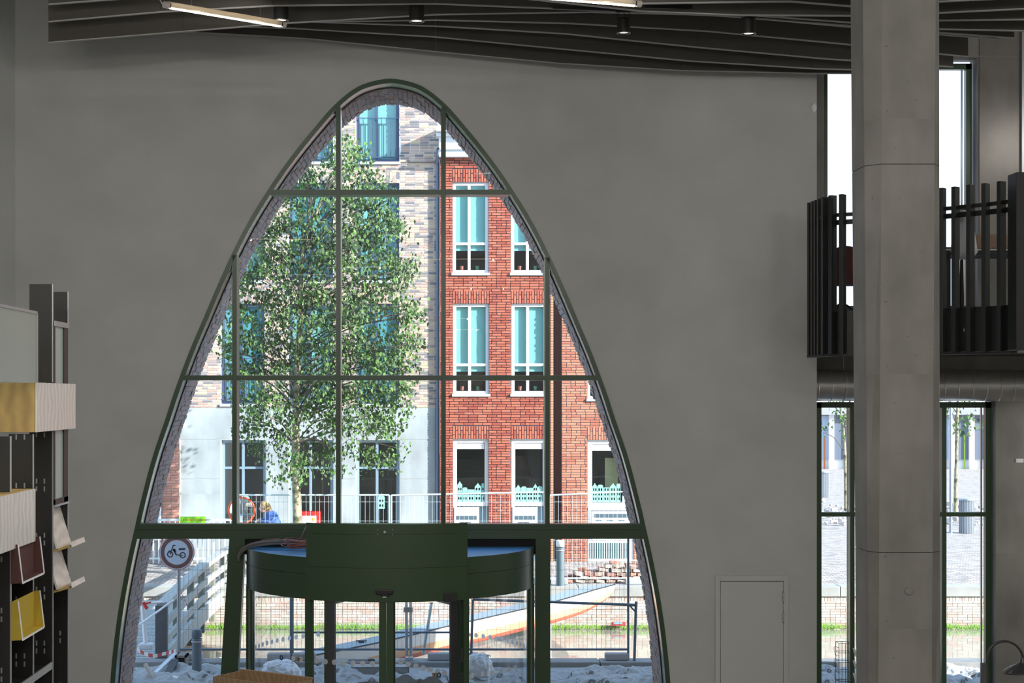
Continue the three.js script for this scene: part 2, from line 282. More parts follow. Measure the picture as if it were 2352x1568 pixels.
// ---- ceiling baffles ----
{
  const B = [
    [23.2, [[111, 62], [420, 70.5], [706, 87], [1000, 117], [1282, 143.7], [1563, 160.4], [1849, 166.5], [1957, 167]]],
    [22.6, [[111, 52], [420, 56], [663, 62.6], [1000, 83], [1282, 110], [1580, 138], [1869, 156], [2157, 163]]],
    [22.0, [[111, 45], [420, 46], [725, 48.5], [1000, 58], [1294, 75.5], [1604, 107], [1894, 133], [2190, 152]]],
    [21.4, [[111, 47], [420, 48], [725, 48], [1000, 44], [1314, 52], [1629, 70], [1927, 98], [2224, 128.5]]],
    [20.8, [[111, 96], [420, 70.5], [663, 51], [1000, 31.4], [1355, 25.7], [1653, 32.7], [1955, 60], [2293, 88]]],
    [20.2, [[111, 48], [369, 25.4], [627, 11], [1000, 6.5], [1270, 17.5], [1653, 34], [1955, 57], [2330, 85.5]]],
    [19.6, [[111, 8], [369, -12], [1000, -22], [1270, -6], [1500, 18], [1800, 38], [2155, 64.5], [2440, 71]]],
    [19.0, [[111, -32], [700, -40], [1180, -8], [1480, 24], [1700, 33], [1955, 34], [2155, 44.6], [2440, 42]]],
    [18.4, [[111, -60], [1000, -25], [1290, 0], [1481, 6], [1816, 1], [1955, 12], [2155, 27.5], [2440, 14]]],
    [17.8, [[111, -90], [1500, -40], [1955, -6], [2155, 1.5], [2440, -12]]]];
  const nth = ['nearest the arched wall', 'second from the arched wall', 'third from the arched wall', 'fourth from the arched wall', 'fifth from the arched wall', 'sixth from the arched wall', 'seventh from the arched wall', 'eighth from the arched wall', 'ninth from the arched wall', 'nearest the camera'];
  B.forEach(([Z, L], k) => {
    const g = thing('ceiling_baffle', 'dark acoustic ceiling baffle with wavy lower edge, ' + nth[k], 'ceiling baffle', 'dark ceiling baffles'), z = D - Z, top = TOP - 0.06;
    const P = L.map(([x, y]) => [X(x, Z), Y(y, Z)]);
    for (let i = 0; i + 1 < P.length; i++) {
      const [a, b] = [P[i], P[i + 1]]; const e = 0.0015;
      mesh('panel', uvMetres(prism([[a[0] + e, a[1]], [b[0] - e, b[1]], [b[0] - e, top], [a[0] + e, top]], z, z - 0.04)), mBaffle, g);
    }
    const strip = [...P.map(([x, y]) => [x, y - 0.001]), ...P.slice().reverse().map(([x, y]) => [x, y - 0.013])];
    mesh('edge_strip', prism(strip, z + 0.002, z - 0.042), mBaffleEdge, g);
  });
}
// ================= lamps =================
const mTubeShell = M([0.62, 0.57, 0.5], 0.35, { transmission: 0.35, thickness: 0 });
const mTubeGlow = new THREE.MeshStandardMaterial({ color: 0xffffff, emissive: lin(1, 0.86, 0.62), emissiveIntensity: 6, side: THREE.DoubleSide });
function tubeLight(a, b, label, power) {
  const g = thing('tube_light', label, 'lamp', 'tube lights hung under the baffles');
  const d = b.clone().sub(a), L = d.length(), u = d.clone().normalize();
  const q = new THREE.Quaternion().setFromUnitVectors(V(0, 1, 0), u), c = a.clone().add(b).multiplyScalar(0.5);
  mesh('shell', bar(a.clone().add(V(0, 0.008, 0)), b.clone().add(V(0, 0.008, 0)), 0.036, 0.036, 20), mTubeShell, g);
  mesh('led_strip', beam(a.clone().add(V(0, -0.028, 0)), b.clone().add(V(0, -0.028, 0)), 0.04, 0.014, 0.004), mTubeGlow, g);
  for (const [p, s] of [[a, 1], [b, -1]]) { const e = mesh('end_cap', bar(p.clone().addScaledVector(u, -0.05 * s), p.clone().addScaledVector(u, 0.012 * s), 0.038, 0.038, 20), M([0.55, 0.5, 0.44], 0.4), g); mesh('clamp_ring', bar(p.clone().addScaledVector(u, 0.012 * s), p.clone().addScaledVector(u, 0.024 * s), 0.0385, 0.0385, 20), mBlack, e); }
  mesh('cable', tube([a.clone(), a.clone().addScaledVector(u, -0.12).add(V(0, 0.03, 0)), a.clone().addScaledVector(u, -0.1).add(V(0, 0.2, 0)), V(a.x, a.y < 6 ? 5.6 : TOP - 0.02, a.z)], 0.008, 24), M([0.5, 0.5, 0.5], 0.6), g);
  for (const t of [0.2, 0.8]) { const p = a.clone().lerp(b, t); mesh('suspension_wire', bar(p, V(p.x, p.y < 6 ? 5.65 : TOP - 0.01, p.z), 0.002, 0.002, 5), mGalv, g); }
  for (const t of [0.25, 0.75]) { const lamp = new THREE.PointLight(lin(1, 0.97, 0.92), power / 2, 0, 2); lamp.position.copy(a).lerp(b, t).add(V(0, -0.06, 0)); lamp.castShadow = true; lamp.shadow.radius = 0.6; scene.add(lamp); }
  return g;
}
tubeLight(W(385, 12, 18.8), W(647, 56, 20.1), 'lit tube light hanging above the left side of the arched window', 0.8);
tubeLight(W(1160, -18, 17.1), W(1462, 8, 17.6), 'lit tube light hanging above the right side, beside the black track', 0.8);
for (const [x, z, a] of [[-3.8, 14, 0.12], [0.9, 15, -0.08], [8.5, 14.5, 0.3], [-1.9, 18.5, -0.2], [3.4, 19, 0.06], [9.8, 20, 0.5], [-4, 22, -0.1], [1.5, 23.5, 0.15], [5.5, 24.5, -0.25], [-1.6, 27, 0.1]])
  tubeLight(V(x - Math.cos(a) * 0.95, 8 + ((x * 7 + 50) % 5) * 0.18, z - Math.sin(a) * 0.95), V(x + Math.cos(a) * 0.95, 8 + ((x * 7 + 50) % 5) * 0.18, z + Math.sin(a) * 0.95), 'lit tube light hanging in the hall behind the viewer', LAMP_POWER);
tubeLight(V(10.2, 4.3, -0.2), V(11.8, 4.3, 0.3), 'added unseen tube light below the balcony beyond the right edge', 7);  // unseen lamp added to lift the lower right wall
tubeLight(V(9.3, 9.3, 2.2), V(11, 9.3, 3.1), 'added unseen tube light above the balcony beyond the right edge', 5);  // another added lamp, brightens the upper concrete wall and window jamb
// pendant spots
function spot(px, y0, y1, Z, label) {
  const g = thing('pendant_spotlight', label, 'spotlight', 'black pendant spotlights'); const c = W(px, (y0 + y1) / 2, Z), h = (y1 - y0) * Z / F, r = h * 0.43;
  const prof = [[0, h / 2], [r * 0.9, h / 2], [r, h / 2 - 0.01], [r, -h / 2 + 0.012], [r * 1.03, -h / 2], [r * 0.86, -h / 2], [r * 0.82, -h / 2 + 0.03], [0, -h / 2 + 0.035]].map((p) => new THREE.Vector2(...p));
  mesh('housing', new THREE.LatheGeometry(prof, 32).translate(c.x, c.y, c.z), M([0.018, 0.017, 0.017], 0.35, { clearcoat: 0.4 }), g);
  mesh('rim_ring', new THREE.TorusGeometry(r * 1.0, 0.005, 8, 36).rotateX(Math.PI / 2).translate(c.x, c.y - h / 2 + 0.004, c.z), mSteelEdge, g);
  mesh('lamp_lens', new THREE.CylinderGeometry(r * 0.78, r * 0.78, 0.008, 24).translate(c.x, c.y - h / 2 + 0.02, c.z), new THREE.MeshStandardMaterial({ color: 0xffffff, emissive: lin(1, 0.72, 0.55), emissiveIntensity: 2.2 }), g);
  const br = mesh('bracket', [-1, 1].map((s) => tube([V(c.x + s * r * 0.95, c.y + h * 0.42, c.z), V(c.x + s * r * 0.97, c.y + h * 0.75, c.z), V(c.x + s * r * 0.7, c.y + h * 0.92, c.z)], 0.004, 12, 6)), mBlack, g);
  mesh('cable', tube([V(c.x, c.y + h / 2, c.z), V(c.x + 0.015, c.y + h * 0.7, c.z), V(c.x, c.y + h * 0.92, c.z)], 0.004, 10, 6), mBlack, g);
  mesh('track_adapter', bx(c.x - r * 1.25, c.y + h * 0.9, c.z - 0.02, c.x + r * 1.25, c.y + h * 0.9 + 0.05, c.z + 0.02, 0.006), mBlack, g);
  const s = new THREE.SpotLight(lin(1, 0.8, 0.62), 14, 0, 0.5, 0.6, 2); s.position.set(c.x, c.y - h / 2 - 0.01, c.z); s.target.position.set(c.x, 0, c.z); s.castShadow = true; scene.add(s, s.target);
}
spot(645.5, 9, 48, 20.4, 'black spotlight hanging at the end of the left tube light');
spot(957, 10, 50, 20.4, 'black spotlight hanging above the point of the arch');
spot(1432.5, 42, 77, 20.0, 'black spotlight hanging under the lit right tube light');
spot(1719.5, 41, 79, 19.3, 'rightmost black spotlight hanging under the black track');
{
  const t = thing('light_track', 'black lighting track below the baffles at right', 'track'); const a = W(1478, 14, 18.8), b = W(1861, 23, 19.6);
  mesh('rail', beam(a, b, 0.05, 0.05, 0.006), mBlack, t); mesh('end_cap', beam(b, b.clone().add(b.clone().sub(a).normalize().multiplyScalar(0.01)), 0.052, 0.052), mDark, t);
  for (const k of [0.15, 0.85]) { const p = a.clone().lerp(b, k); mesh('hanger', bar(p, V(p.x, TOP - 0.01, p.z), 0.004), mBlack, t); }
  const t2 = thing('light_track', 'short black lighting track above the arch', 'track'); const c = W(1270, 17, 20), d = W(1480, 25.5, 20);
  mesh('rail', beam(c, d, 0.04, 0.035, 0.004), mBlack, t2); for (const k of [0.1, 0.9]) { const p = c.clone().lerp(d, k); mesh('hanger', bar(p, V(p.x, TOP - 0.01, p.z), 0.004), mBlack, t2); }
}
// ================= balcony =================
{
  const g = thing('balcony', 'balcony with black vertical slat railing behind the concrete column', 'balcony');
  const yt = Y(447, 22), yb = Y(813, 22);
  const slats = [[1862, 22.95], [1870, 22.8], [1877, 22.65], [1884.5, 22.5], [1894, 22.3], [1911, 22.12], [1934, 22], [1968, 21.9], [2005, 21.8], [2040, 21.7], [2075, 21.6], [2108, 21.5], [2137, 21.42], [2163, 21.33], [2193, 21.2], [2227, 21.0], [2262, 20.85], [2298, 20.65], [2328, 20.45]];
  const path = slats.map(([p, Z]) => V(X(p, Z), 0, D - Z));
  path.forEach((p, i) => { const q = path[Math.max(0, i - 1)], r = path[Math.min(path.length - 1, i + 1)], an = Math.atan2(-(r.z - q.z), r.x - q.x); const s = mesh('slat', new RoundedBoxGeometry(0.062, yt - yb, 0.1, 1, 0.004).rotateY(an).translate(p.x, (yt + yb) / 2, p.z + 0.03), mSlat, g); });
  { const p = W(2344, 0, 19.8); mesh('end_slat', bx(p.x - 0.05, Y(803, 19.8), p.z - 0.3, p.x + 0.5, Y(395, 19.8), p.z, 0.006), mBlack, g); }
  const run = (y, w, h, dz) => path.slice(0, -1).map((p, i) => { const a = p.clone(), b = path[i + 1].clone(), e = b.clone().sub(a).normalize().multiplyScalar(0.01); a.sub(e); b.add(e); a.y = b.y = y; a.z += dz; b.z += dz; return beam(a, b, w, h); });
  mesh('handrail', run(Y(492, 22), 0.06, 0.045, -0.06), mBlack, g); mesh('rail', run(Y(509, 22), 0.02, 0.065, -0.06), mBlack, g);
  mesh('edge_board', run((Y(712, 22) + yb) / 2, 0.03, Y(712, 22) - yb - 0.02, -0.05), M([0.012, 0.012, 0.012], 0.3), g);
  for (const px of [1957, 2218]) { const Z = px < 2000 ? 21.98 : 21.08, p = W(px, 757, Z); mesh('bolt', new THREE.TorusGeometry(0.022, 0.009, 8, 20).translate(p.x, p.y, p.z + 0.0), mSteelEdge, g); }
  const fl = [...path.map((p) => [p.x, -(p.z - 0.07)]), [XE, -(path[path.length - 1].z - 0.07)], [XE, -zW], [XR + 0.02, -zW], [XR + 0.02, -(path[0].z - 0.07)]];
  const slab = new THREE.ExtrudeGeometry(new THREE.Shape(fl.map((p) => new THREE.Vector2(...p))), { depth: 0.5, bevelEnabled: false }).rotateX(-Math.PI / 2).translate(0, Y(716, 22) - 0.5, 0);
  mesh('slab', uvMetres(slab), mConcrete, g);
  mesh('soffit_trim', run(yb - 0.01, 0.1, 0.03, 0.0), mSteelDark, g);
}
{ // chair on the balcony
  const fy = Y(716, 22) + 0.001, Z = 23.2, c = W(1942, 600, Z); const g = thing('swivel_chair', 'dark red shell chair on black legs on the balcony', 'chair');
  const s = new THREE.Shape(); s.moveTo(-0.13, 0.36); s.quadraticCurveTo(-0.16, 0.1, -0.22, -0.1); s.quadraticCurveTo(0, -0.16, 0.22, -0.1); s.quadraticCurveTo(0.16, 0.1, 0.13, 0.36); s.quadraticCurveTo(0, 0.42, -0.13, 0.36);
  const bk = new THREE.ExtrudeGeometry(s, { depth: 0.03, bevelEnabled: true, bevelSize: 0.012, bevelThickness: 0.012, bevelSegments: 2, curveSegments: 10 });
  const y0 = fy + 0.5; mesh('backrest', bk.translate(c.x, y0 + 0.08, c.z), M([0.12, 0.03, 0.025], 0.6), g);
  mesh('seat', new RoundedBoxGeometry(0.44, 0.06, 0.42, 3, 0.028).translate(c.x, y0 - 0.03, c.z - 0.2), M([0.12, 0.03, 0.025], 0.6), g);
  mesh('column', bar(V(c.x, fy + 0.14, c.z - 0.2), V(c.x, y0 - 0.06, c.z - 0.2), 0.03), mBlack, g);
  for (let k = 0; k < 4; k++) { const a = k * Math.PI / 2 + 0.6; mesh('leg', bar(V(c.x, fy + 0.2, c.z - 0.2), V(c.x + Math.cos(a) * 0.3, fy + 0.012, c.z - 0.2 + Math.sin(a) * 0.3), 0.016, 0.012), mBlack, g); }
}
{ // table and white chair
  const fy = Y(716, 22) + 0.001, Z = 22.3; const g = thing('work_table', 'long brown worktable behind the balcony slats', 'table'); const yT = Y(567, Z);
  mesh('table_top', bx(X(2130, Z), yT - 0.03, D - Z - 0.75, X(2420, Z), yT, D - Z, 0.004), M([0.26, 0.17, 0.12], 0.5, { map: tWood }), g);
  mesh('edge_band', bx(X(2130, Z), yT - 0.045, D - Z - 0.75, X(2420, Z), yT - 0.03, D - Z - 0.001), mWhite, g);
  mesh('apron', bx(X(2135, Z), yT - 0.1, D - Z - 0.72, X(2415, Z), yT - 0.045, D - Z - 0.03), mBlack, g);
  for (const x of [2178, 2400]) for (const dz of [0.06, 0.66]) mesh('leg', bx(X(x, Z), fy, D - Z - dz - 0.05, X(x + 9, Z), yT - 0.1, D - Z - dz), mDark, g);
  mesh('divider_screen', bx(X(2235, Z), yT, D - Z - 0.76, X(2420, Z), yT + 0.24, D - Z - 0.74), M([0.3, 0.2, 0.15], 0.8), g);
  const c = thing('lounge_chair', 'white curved chair back between the balcony slats', 'chair'); const Zc = 21.65, p = W(2212, 500, Zc);
  const prof = [[0.0, 0.0], [0.14, 0.02], [0.2, 0.1], [0.17, 0.3], [0.13, 0.62], [0.11, 0.66], [0.13, 0.3], [0.15, 0.12], [0.1, 0.05], [0, 0.04]].map((q) => new THREE.Vector2(...q));
  mesh('shell', new THREE.LatheGeometry(prof, 24, -2.2, 4.4).rotateY(Math.PI * 0.35).translate(p.x, Y(596, Zc), p.z - 0.05), M([0.75, 0.78, 0.85], 0.5), c);
  mesh('pedestal', bar(V(p.x, fy, p.z - 0.05), V(p.x, Y(596, Zc), p.z - 0.05), 0.03, 0.025), mSteelDark, c); mesh('base', new THREE.CylinderGeometry(0.18, 0.2, 0.02, 24).translate(p.x, fy + 0.01, p.z - 0.05), mSteelDark, c);
}
{ // spiral duct
  const g = thing('ventilation_duct', 'round spiral metal duct running above the lower windows', 'duct'); const Z = 24.35, r = 0.224, y = Y(885, Z), x0 = XR + 0.03, x1 = XE - 0.02, z = D - Z;
  mesh('pipe', new THREE.CylinderGeometry(r, r, x1 - x0, 48).rotateZ(Math.PI / 2).translate((x0 + x1) / 2, y, z), mDuct, g);
  for (let x = x0 + 0.12, k = 0; x < x1; x += 0.205, k++) mesh('seam', new THREE.TorusGeometry(r, 0.008, 6, 40).rotateY(Math.PI / 2 - 0.14).translate(x, y, z), mDuct, g);
  for (const px of [1937, 2480]) { const x = X(px, Z); const c = mesh('clamp', new THREE.CylinderGeometry(r + 0.008, r + 0.008, 0.035, 40, 1, true).rotateZ(Math.PI / 2).translate(x, y, z), mSteelEdge, g); mesh('hanger', bar(V(x, y + r, z), V(x, Y(716, 22) - 0.52, z), 0.005), mGalv, c); }
}
// ================= shelving at the left =================
{
  const xs = -2.2, z = (Z) => D - Z, mPly = M([0.56, 0.4, 0.16], 0.5, { map: tWood }), mPale = M([0.85, 0.85, 0.87], 0.3, { map: tWood, clearcoat: 0.4, clearcoatRoughness: 0.25 });
  const g = thing('shelving_unit', 'tall black steel shelving uprights at the left edge', 'shelving');
  for (const [Z, bot, top, w] of [[9.5, 0, 4.785, 0.132], [9.9, 0, 4.785, 0.132], [9.5, 5.065, 5.63, 0.132], [9.9, 5.065, 5.61, 0.132], [9.04, 0, 4.78, 0.132], [8.56, 0, 4.195, 0.132], [8.56, 4.49, 4.78, 0.132]]) {
    const u = mesh('upright', bx(xs - w, bot, z(Z) - 0.012, xs, top, z(Z), 0.002), mSteelDark, g);
    mesh('edge_flange', bx(xs - 0.001, bot, z(Z) - 0.014, xs + 0.004, top, z(Z) + 0.002), mSteelEdge, u); if (bot > 0) continue;
    const sl = []; for (let y = 3.2; y < Math.min(top, 4.75); y += 0.31) for (const dx of [0.045, 0.09]) for (const dy of [0, 0.045]) sl.push(bx(xs - dx - 0.004, y + dy, z(Z) - 0.001, xs - dx + 0.004, y + dy + 0.028, z(Z) + 0.002));
    mesh('slot', sl, M([0.3, 0.31, 0.32], 0.5), u);
  }
  mesh('back_sheet', bx(xs - 0.15, 0, z(9.9), xs - 0.14, 4.15, z(8)), mSteelDark, g);
  const box = (y0, y1, Za, Zb, label, top) => { const b = thing('display_box', label, 'box'); const x0 = xs - 0.34, x1 = xs - 0.02 + 0.05;
    mesh('front_board', bx(x1 - 0.012, y0, z(Zb), x1, y1, z(Za), 0.002), mPale, b); mesh('end_board', bx(x0, y0, z(Za) - 0.012, x1 - 0.013, y1, z(Za), 0.002), mPly, b);
    mesh('end_board', bx(x0, y0, z(Zb), x1 - 0.013, y1, z(Zb) + 0.012), mPly, b); mesh('base_board', bx(x0, y0, z(Zb) + 0.012, x1 - 0.013, y0 + 0.012, z(Za) - 0.012), mPly, b); if (top) mesh('lid_board', bx(x0, y1 - 0.012, z(Zb) + 0.012, x1 - 0.013, y1, z(Za) - 0.012), mPly, b); };
  box(4.79, 5.06, 9.02, 9.98, 'long plywood box with a pale front between the upper uprights', true);
  box(4.2, 4.485, 8.0, 8.98, 'lower pale fronted plywood box cut off at the left edge', true);
  { const b = thing('glass_display_case', 'clear glass display case with steel edges standing on the plywood box', 'glass case'); const x = xs + 0.02;
    for (const [a, c] of [[8.15, 9.05]]) { mesh('glass_front', bx(x - 0.006, 5.06, z(c), x, 5.435, z(a)), M([0.62, 0.7, 0.66], 0.28, { transmission: 0.7, thickness: 0 }), b); mesh('edge_rail', bx(x - 0.02, 5.435, z(c), x + 0.004, 5.45, z(a)), mSteelEdge, b); mesh('corner_post', bx(x - 0.014, 5.06, z(c) - 0.014, x + 0.004, 5.44, z(c)), mSteelEdge, b); mesh('back_panel', bx(x - 0.3, 5.06, z(c), x - 0.29, 5.44, z(a)), M([0.32, 0.4, 0.34], 0.4), b); mesh('top_glass', bx(x - 0.3, 5.437, z(c), x - 0.02, 5.443, z(a)), mGlass, b); } }
  { const f = thing('framed_glass_panel', 'dark framed glass panel between the two tallest uprights', 'glass panel'); const x0 = xs - 0.012, x1 = xs + 0.008, y0 = 4.36, y1 = 5.42, za = 9.515, zb = 9.88, m = M([0.05, 0.03, 0.028], 0.5);
    mesh('frame', [bx(x0, y0, z(zb), x1, y0 + 0.03, z(za)), bx(x0, y0, z(za + 0.03), x1, y1, z(za)), bx(x0, y0, z(zb), x1, y1, z(zb - 0.11))], m, f); mesh('top_rail', bx(x0 - 0.05, y1 - 0.03, z(zb), x1 + 0.004, y1, z(za)), mSteelEdge, f); mesh('bottom_rail', bx(x0, y0 - 0.012, z(zb), x1 + 0.006, y0, z(za)), mSteelEdge, f);
    mesh('glass', bx(xs - 0.004, y0 + 0.03, z(zb - 0.11), xs + 0.0, y1 - 0.03, z(za + 0.03)), M([0.36, 0.44, 0.42], 0.3), f); }
  // two tilted display shelves
  for (const [y, label] of [[4.1, 'upper tilted pale display ledge between the tallest uprights'], [3.865, 'lower tilted pale display ledge between the tallest uprights']]) {
    const t = thing('display_ledge', label, 'ledge'), za = z(9.52), zb = z(9.87);
    mesh('back_board', prism([[xs - 0.06, y + 0.26], [xs - 0.05, y + 0.265], [xs + 0.03, y + 0.005], [xs + 0.02, y]], zb, za), mPale, t);
    mesh('ledge_board', prism([[xs + 0.0, y - 0.012], [xs + 0.0, y], [xs + 0.105, y + 0.03], [xs + 0.105, y + 0.018]], zb, za), mPly, t);
    mesh('lip', prism([[xs + 0.1, y + 0.016], [xs + 0.094, y + 0.045], [xs + 0.104, y + 0.047], [xs + 0.112, y + 0.018]], zb, za), mPale, t);
  }
  const tray = (y, Za, Zb, c, label) => {
    const t = thing('book_tray', label, 'tray'), m = M(c, 0.75), mE = mSteelEdge, P = (dy) => [[xs + 0.005, y + dy], [xs + 0.005, y + 0.2 + dy], [xs + 0.042, y + 0.205 + dy], [xs + 0.066, y + 0.006 + dy]];
    for (const [Z, s] of [[Za, 1], [Zb, -1]]) { const p = mesh('side_plate', prism(P(0), z(Z), z(Z) - 0.006), m, t); mesh('edge_strip', beam(V(P(0)[2][0] + 0.001, P(0)[2][1], z(Z) - 0.003), V(P(0)[3][0] + 0.001, P(0)[3][1], z(Z) - 0.003), 0.008, 0.005), mWhite, p); }
    mesh('back_plate', bx(xs + 0.005, y, z(Zb) + 0.0, xs + 0.01, y + 0.2, z(Za) - 0.006), m, t);
    mesh('base_plate', bx(xs + 0.01, y + 0.002, z(Zb), xs + 0.064, y + 0.008, z(Za) - 0.006), m, t); mesh('front_edge', bx(xs + 0.064, y + 0.0, z(Zb), xs + 0.068, y + 0.01, z(Za)), mWhite, t);
  };
  tray(4.017, 8.55, 9.02, [0.1, 0.04, 0.036], 'maroon metal book tray below the pale box');
  tray(3.723, 8.55, 9.02, [0.5, 0.36, 0.04], 'mustard yellow metal book tray under the maroon tray');
  { const t = thing('steel_shelf', 'grey steel shelf at the foot of the uprights', 'shelf'); mesh('shelf_plate', bx(xs - 0.13, 3.44, z(9.48), xs - 0.005, 3.446, z(8.58)), mSteelDark, t); mesh('front_edge', bx(xs - 0.004, 3.425, z(9.48), xs + 0.006, 3.465, z(8.58)), mSteelEdge, t); }
}
// ================= revolving door =================
{
  const g = thing('revolving_door', 'dark green revolving door drum with curved glass under the arch', 'door');
  const Zc = 23.85, cx = X(897, Zc), cz = D - Zc, RR = 2.065, yTop = 2.82, yBot = 2.262;
  const ang = (deg) => deg * Math.PI / 180, pos = (r, deg, y) => V(cx + Math.sin(ang(deg)) * r, y, cz + Math.cos(ang(deg)) * r);   // 0 degrees faces the room
  const curved = (r, a0, a1, y0, y1, th = 0.012, n = 48) => { const o = [], s = new THREE.Shape(); for (let k = 0; k <= n; k++) { const a = ang(a0 + (a1 - a0) * k / n); o.push([Math.sin(a) * r, -Math.cos(a) * r]); } for (let k = n; k >= 0; k--) { const a = ang(a0 + (a1 - a0) * k / n); o.push([Math.sin(a) * (r - th), -Math.cos(a) * (r - th)]); }
    const e = new THREE.ExtrudeGeometry(new THREE.Shape(o.map((p) => new THREE.Vector2(...p))), { depth: y1 - y0, bevelEnabled: false }).rotateX(-Math.PI / 2).translate(cx, y0, cz);
    // smooth the curved faces
    const p = e.attributes.position, nn = e.attributes.normal; for (let i = 0; i < p.count; i++) if (Math.abs(nn.getY(i)) < 0.5) { const dx = p.getX(i) - cx, dz = p.getZ(i) - cz, L = Math.hypot(dx, dz), sgn = Math.sign(dx * nn.getX(i) + dz * nn.getZ(i)) || 1; nn.setXYZ(i, sgn * dx / L, 0, sgn * dz / L); } return e; };
  const ySeam = Y(1291, 23.6);
  mesh('drum_band', curved(RR, -180, 180, yBot, ySeam - 0.002), mGreen, g); mesh('drum_band', curved(RR, -180, 180, ySeam + 0.002, yTop), mGreen, g);
  mesh('drum_ceiling', new THREE.CylinderGeometry(RR - 0.014, RR - 0.014, 0.03, 64).translate(cx, yBot + 0.03, cz), M([0.25, 0.28, 0.26], 0.5), g);
  mesh('drum_top', new THREE.CylinderGeometry(RR - 0.014, RR - 0.014, 0.01, 64).translate(cx, yTop - 0.02, cz), M([0.12, 0.42, 0.9], 0.35), g, 'blue protective film on top of the drum');
  const RF = RR + 0.045, A = 30.6, s1 = Y(1228, 21.7), s2 = Y(1305.5, 21.7);
  for (const [a, b] of [[yBot - 0.002, s2 - 0.002], [s2 + 0.002, s1 - 0.002], [s1 + 0.002, 3.285]]) mesh('fascia_panel', curved(RF, -A, A, a, b, 0.012, 32), mGreen, g);
  mesh('fascia_core', curved(RF - 0.013, -A + 0.3, A - 0.3, yBot, 3.27, 0.02, 24), mGreen, g);
  { const p = pos(RF + 0.004, -0.5, 3.185); mesh('keyhole', new THREE.CylinderGeometry(0.016, 0.016, 0.012, 16).rotateX(Math.PI / 2).translate(p.x, p.y, p.z), mSteelEdge, g); for (const [dx, dy] of [[-0.09, 0.03], [-0.09, -0.035], [0.1, 0.03], [0.1, -0.035]]) mesh('screw', new THREE.CylinderGeometry(0.006, 0.006, 0.01, 8).rotateX(Math.PI / 2).translate(p.x + dx, p.y + dy, p.z - 0.002), mSteelEdge, g); }
  { const p = pos(RF, -0.6, yBot + 0.115); mesh('sensor', [bx(p.x - 0.115, p.y - 0.01, p.z - 0.01, p.x + 0.115, p.y + 0.05, p.z + 0.045, 0.012), bx(p.x - 0.05, p.y - 0.035, p.z - 0.01, p.x + 0.06, p.y, p.z + 0.04, 0.012)], mBlack, g); mesh('sensor_label', bx(p.x - 0.025, p.y - 0.055, p.z, p.x + 0.025, p.y - 0.036, p.z + 0.012), mWhite, g);
    const q = pos(RF, 23.6, yBot + 0.0); mesh('switch_box', bx(q.x - 0.085, q.y - 0.012, q.z - 0.02, q.x + 0.085, q.y + 0.1, q.z + 0.05, 0.004), mBlack, g); }
  // posts and curved glass, inner half and outer half
  const post = (deg, w, m = mGreen, r = RR - 0.04, d = 0.09) => mesh('post', new THREE.BoxGeometry(w, yBot, d).rotateY(ang(deg)).translate(...pos(r, deg, yBot / 2).toArray()), m, g);
  for (const d of [-86, -30.8, 30.8, 86, 150, -150, 94, -94]) post(d, 0.085);
  for (const [a, b] of [[-84, -32], [32, 84], [96, 148], [-148, -96]]) mesh('curved_glass', curved(RR - 0.03, a, b, 0.06, yBot, 0.01, 30), mGlass, g);
  // sliding leaves in the mouth of the drum
  for (const s of [-1, 1]) {
    const a0 = s < 0 ? -30 : 1.2, a1 = s < 0 ? -1.2 : 30; const L = mesh('sliding_leaf', [new THREE.BoxGeometry(0.094, yBot - 0.02, 0.05).rotateY(ang(s * 1.35)).translate(...pos(RR - 0.02, s * 1.35, yBot / 2).toArray())], mGreen, g);
    if (s < 0) mesh('leaf_glass', curved(RR - 0.02, a0, a1, 0.1, yBot - 0.01, 0.008, 24), mGlass, L);
  }
  for (const s of [-1, 1]) mesh('leaf_stile', new THREE.BoxGeometry(0.1, yBot - 0.02, 0.05).rotateY(ang(s * 26)).translate(...pos(RR - 0.06, s * (s < 0 ? 21.4 : 26.3), yBot / 2).toArray()), s < 0 ? M([0.035, 0.037, 0.05], 0.4) : M([0.03, 0.03, 0.032], 0.45), g);
  // the turning wings inside
  for (const [a, dir] of [[-25.5, 1], [28, -1]]) {
    const e = pos(RR - 0.2, a, 0), c = V(cx + 0.02, 0, cz), f = mesh('wing', [bar(V(e.x, 0.02, e.z), V(e.x, yBot - 0.02, e.z), 0.045, 0.045, 6), bar(V(c.x, 0.02, c.z), V(c.x, yBot - 0.02, c.z), 0.05, 0.05, 8), beam(V(e.x, yBot - 0.06, e.z), V(c.x, yBot - 0.06, c.z), 0.05, 0.07), beam(V(e.x, 0.06, e.z), V(c.x, 0.06, c.z), 0.05, 0.07)], mGreen, g);
    const len = e.distanceTo(c); mesh('wing_glass', new THREE.PlaneGeometry(len, yBot - 0.16).rotateY(-Math.atan2(c.z - e.z, c.x - e.x)).translate((e.x + c.x) / 2, yBot / 2, (e.z + c.z) / 2), mGlass, f);
  }
  // safety dots
  const mDot = M([0.9, 0.91, 0.94], 1, { transmission: 0.75, thickness: 0 }), dotG = new THREE.CylinderGeometry(0.036, 0.036, 0.003, 20).rotateX(Math.PI / 2);
  const dot = (deg, y, r) => { const m = mesh('safety_dot', dotG, mDot, g), p = pos(r, deg, y); m.position.copy(p); m.rotation.y = ang(deg); };
  for (let d = -38; d < -2; d += 3.65) dot(d, 1.445, RR - 0.014); for (let d = 6; d < 26; d += 3.3) dot(d, 1.42 - (d - 6) * 0.009, RR - 0.3);
  for (let d = 97; d < 148; d += 4) { dot(d, 1.29 , RR - 0.044); dot(-d, 1.29, RR - 0.044); } for (let d = 34; d < 62; d += 5) dot(d, 1.23, RR - 0.024);
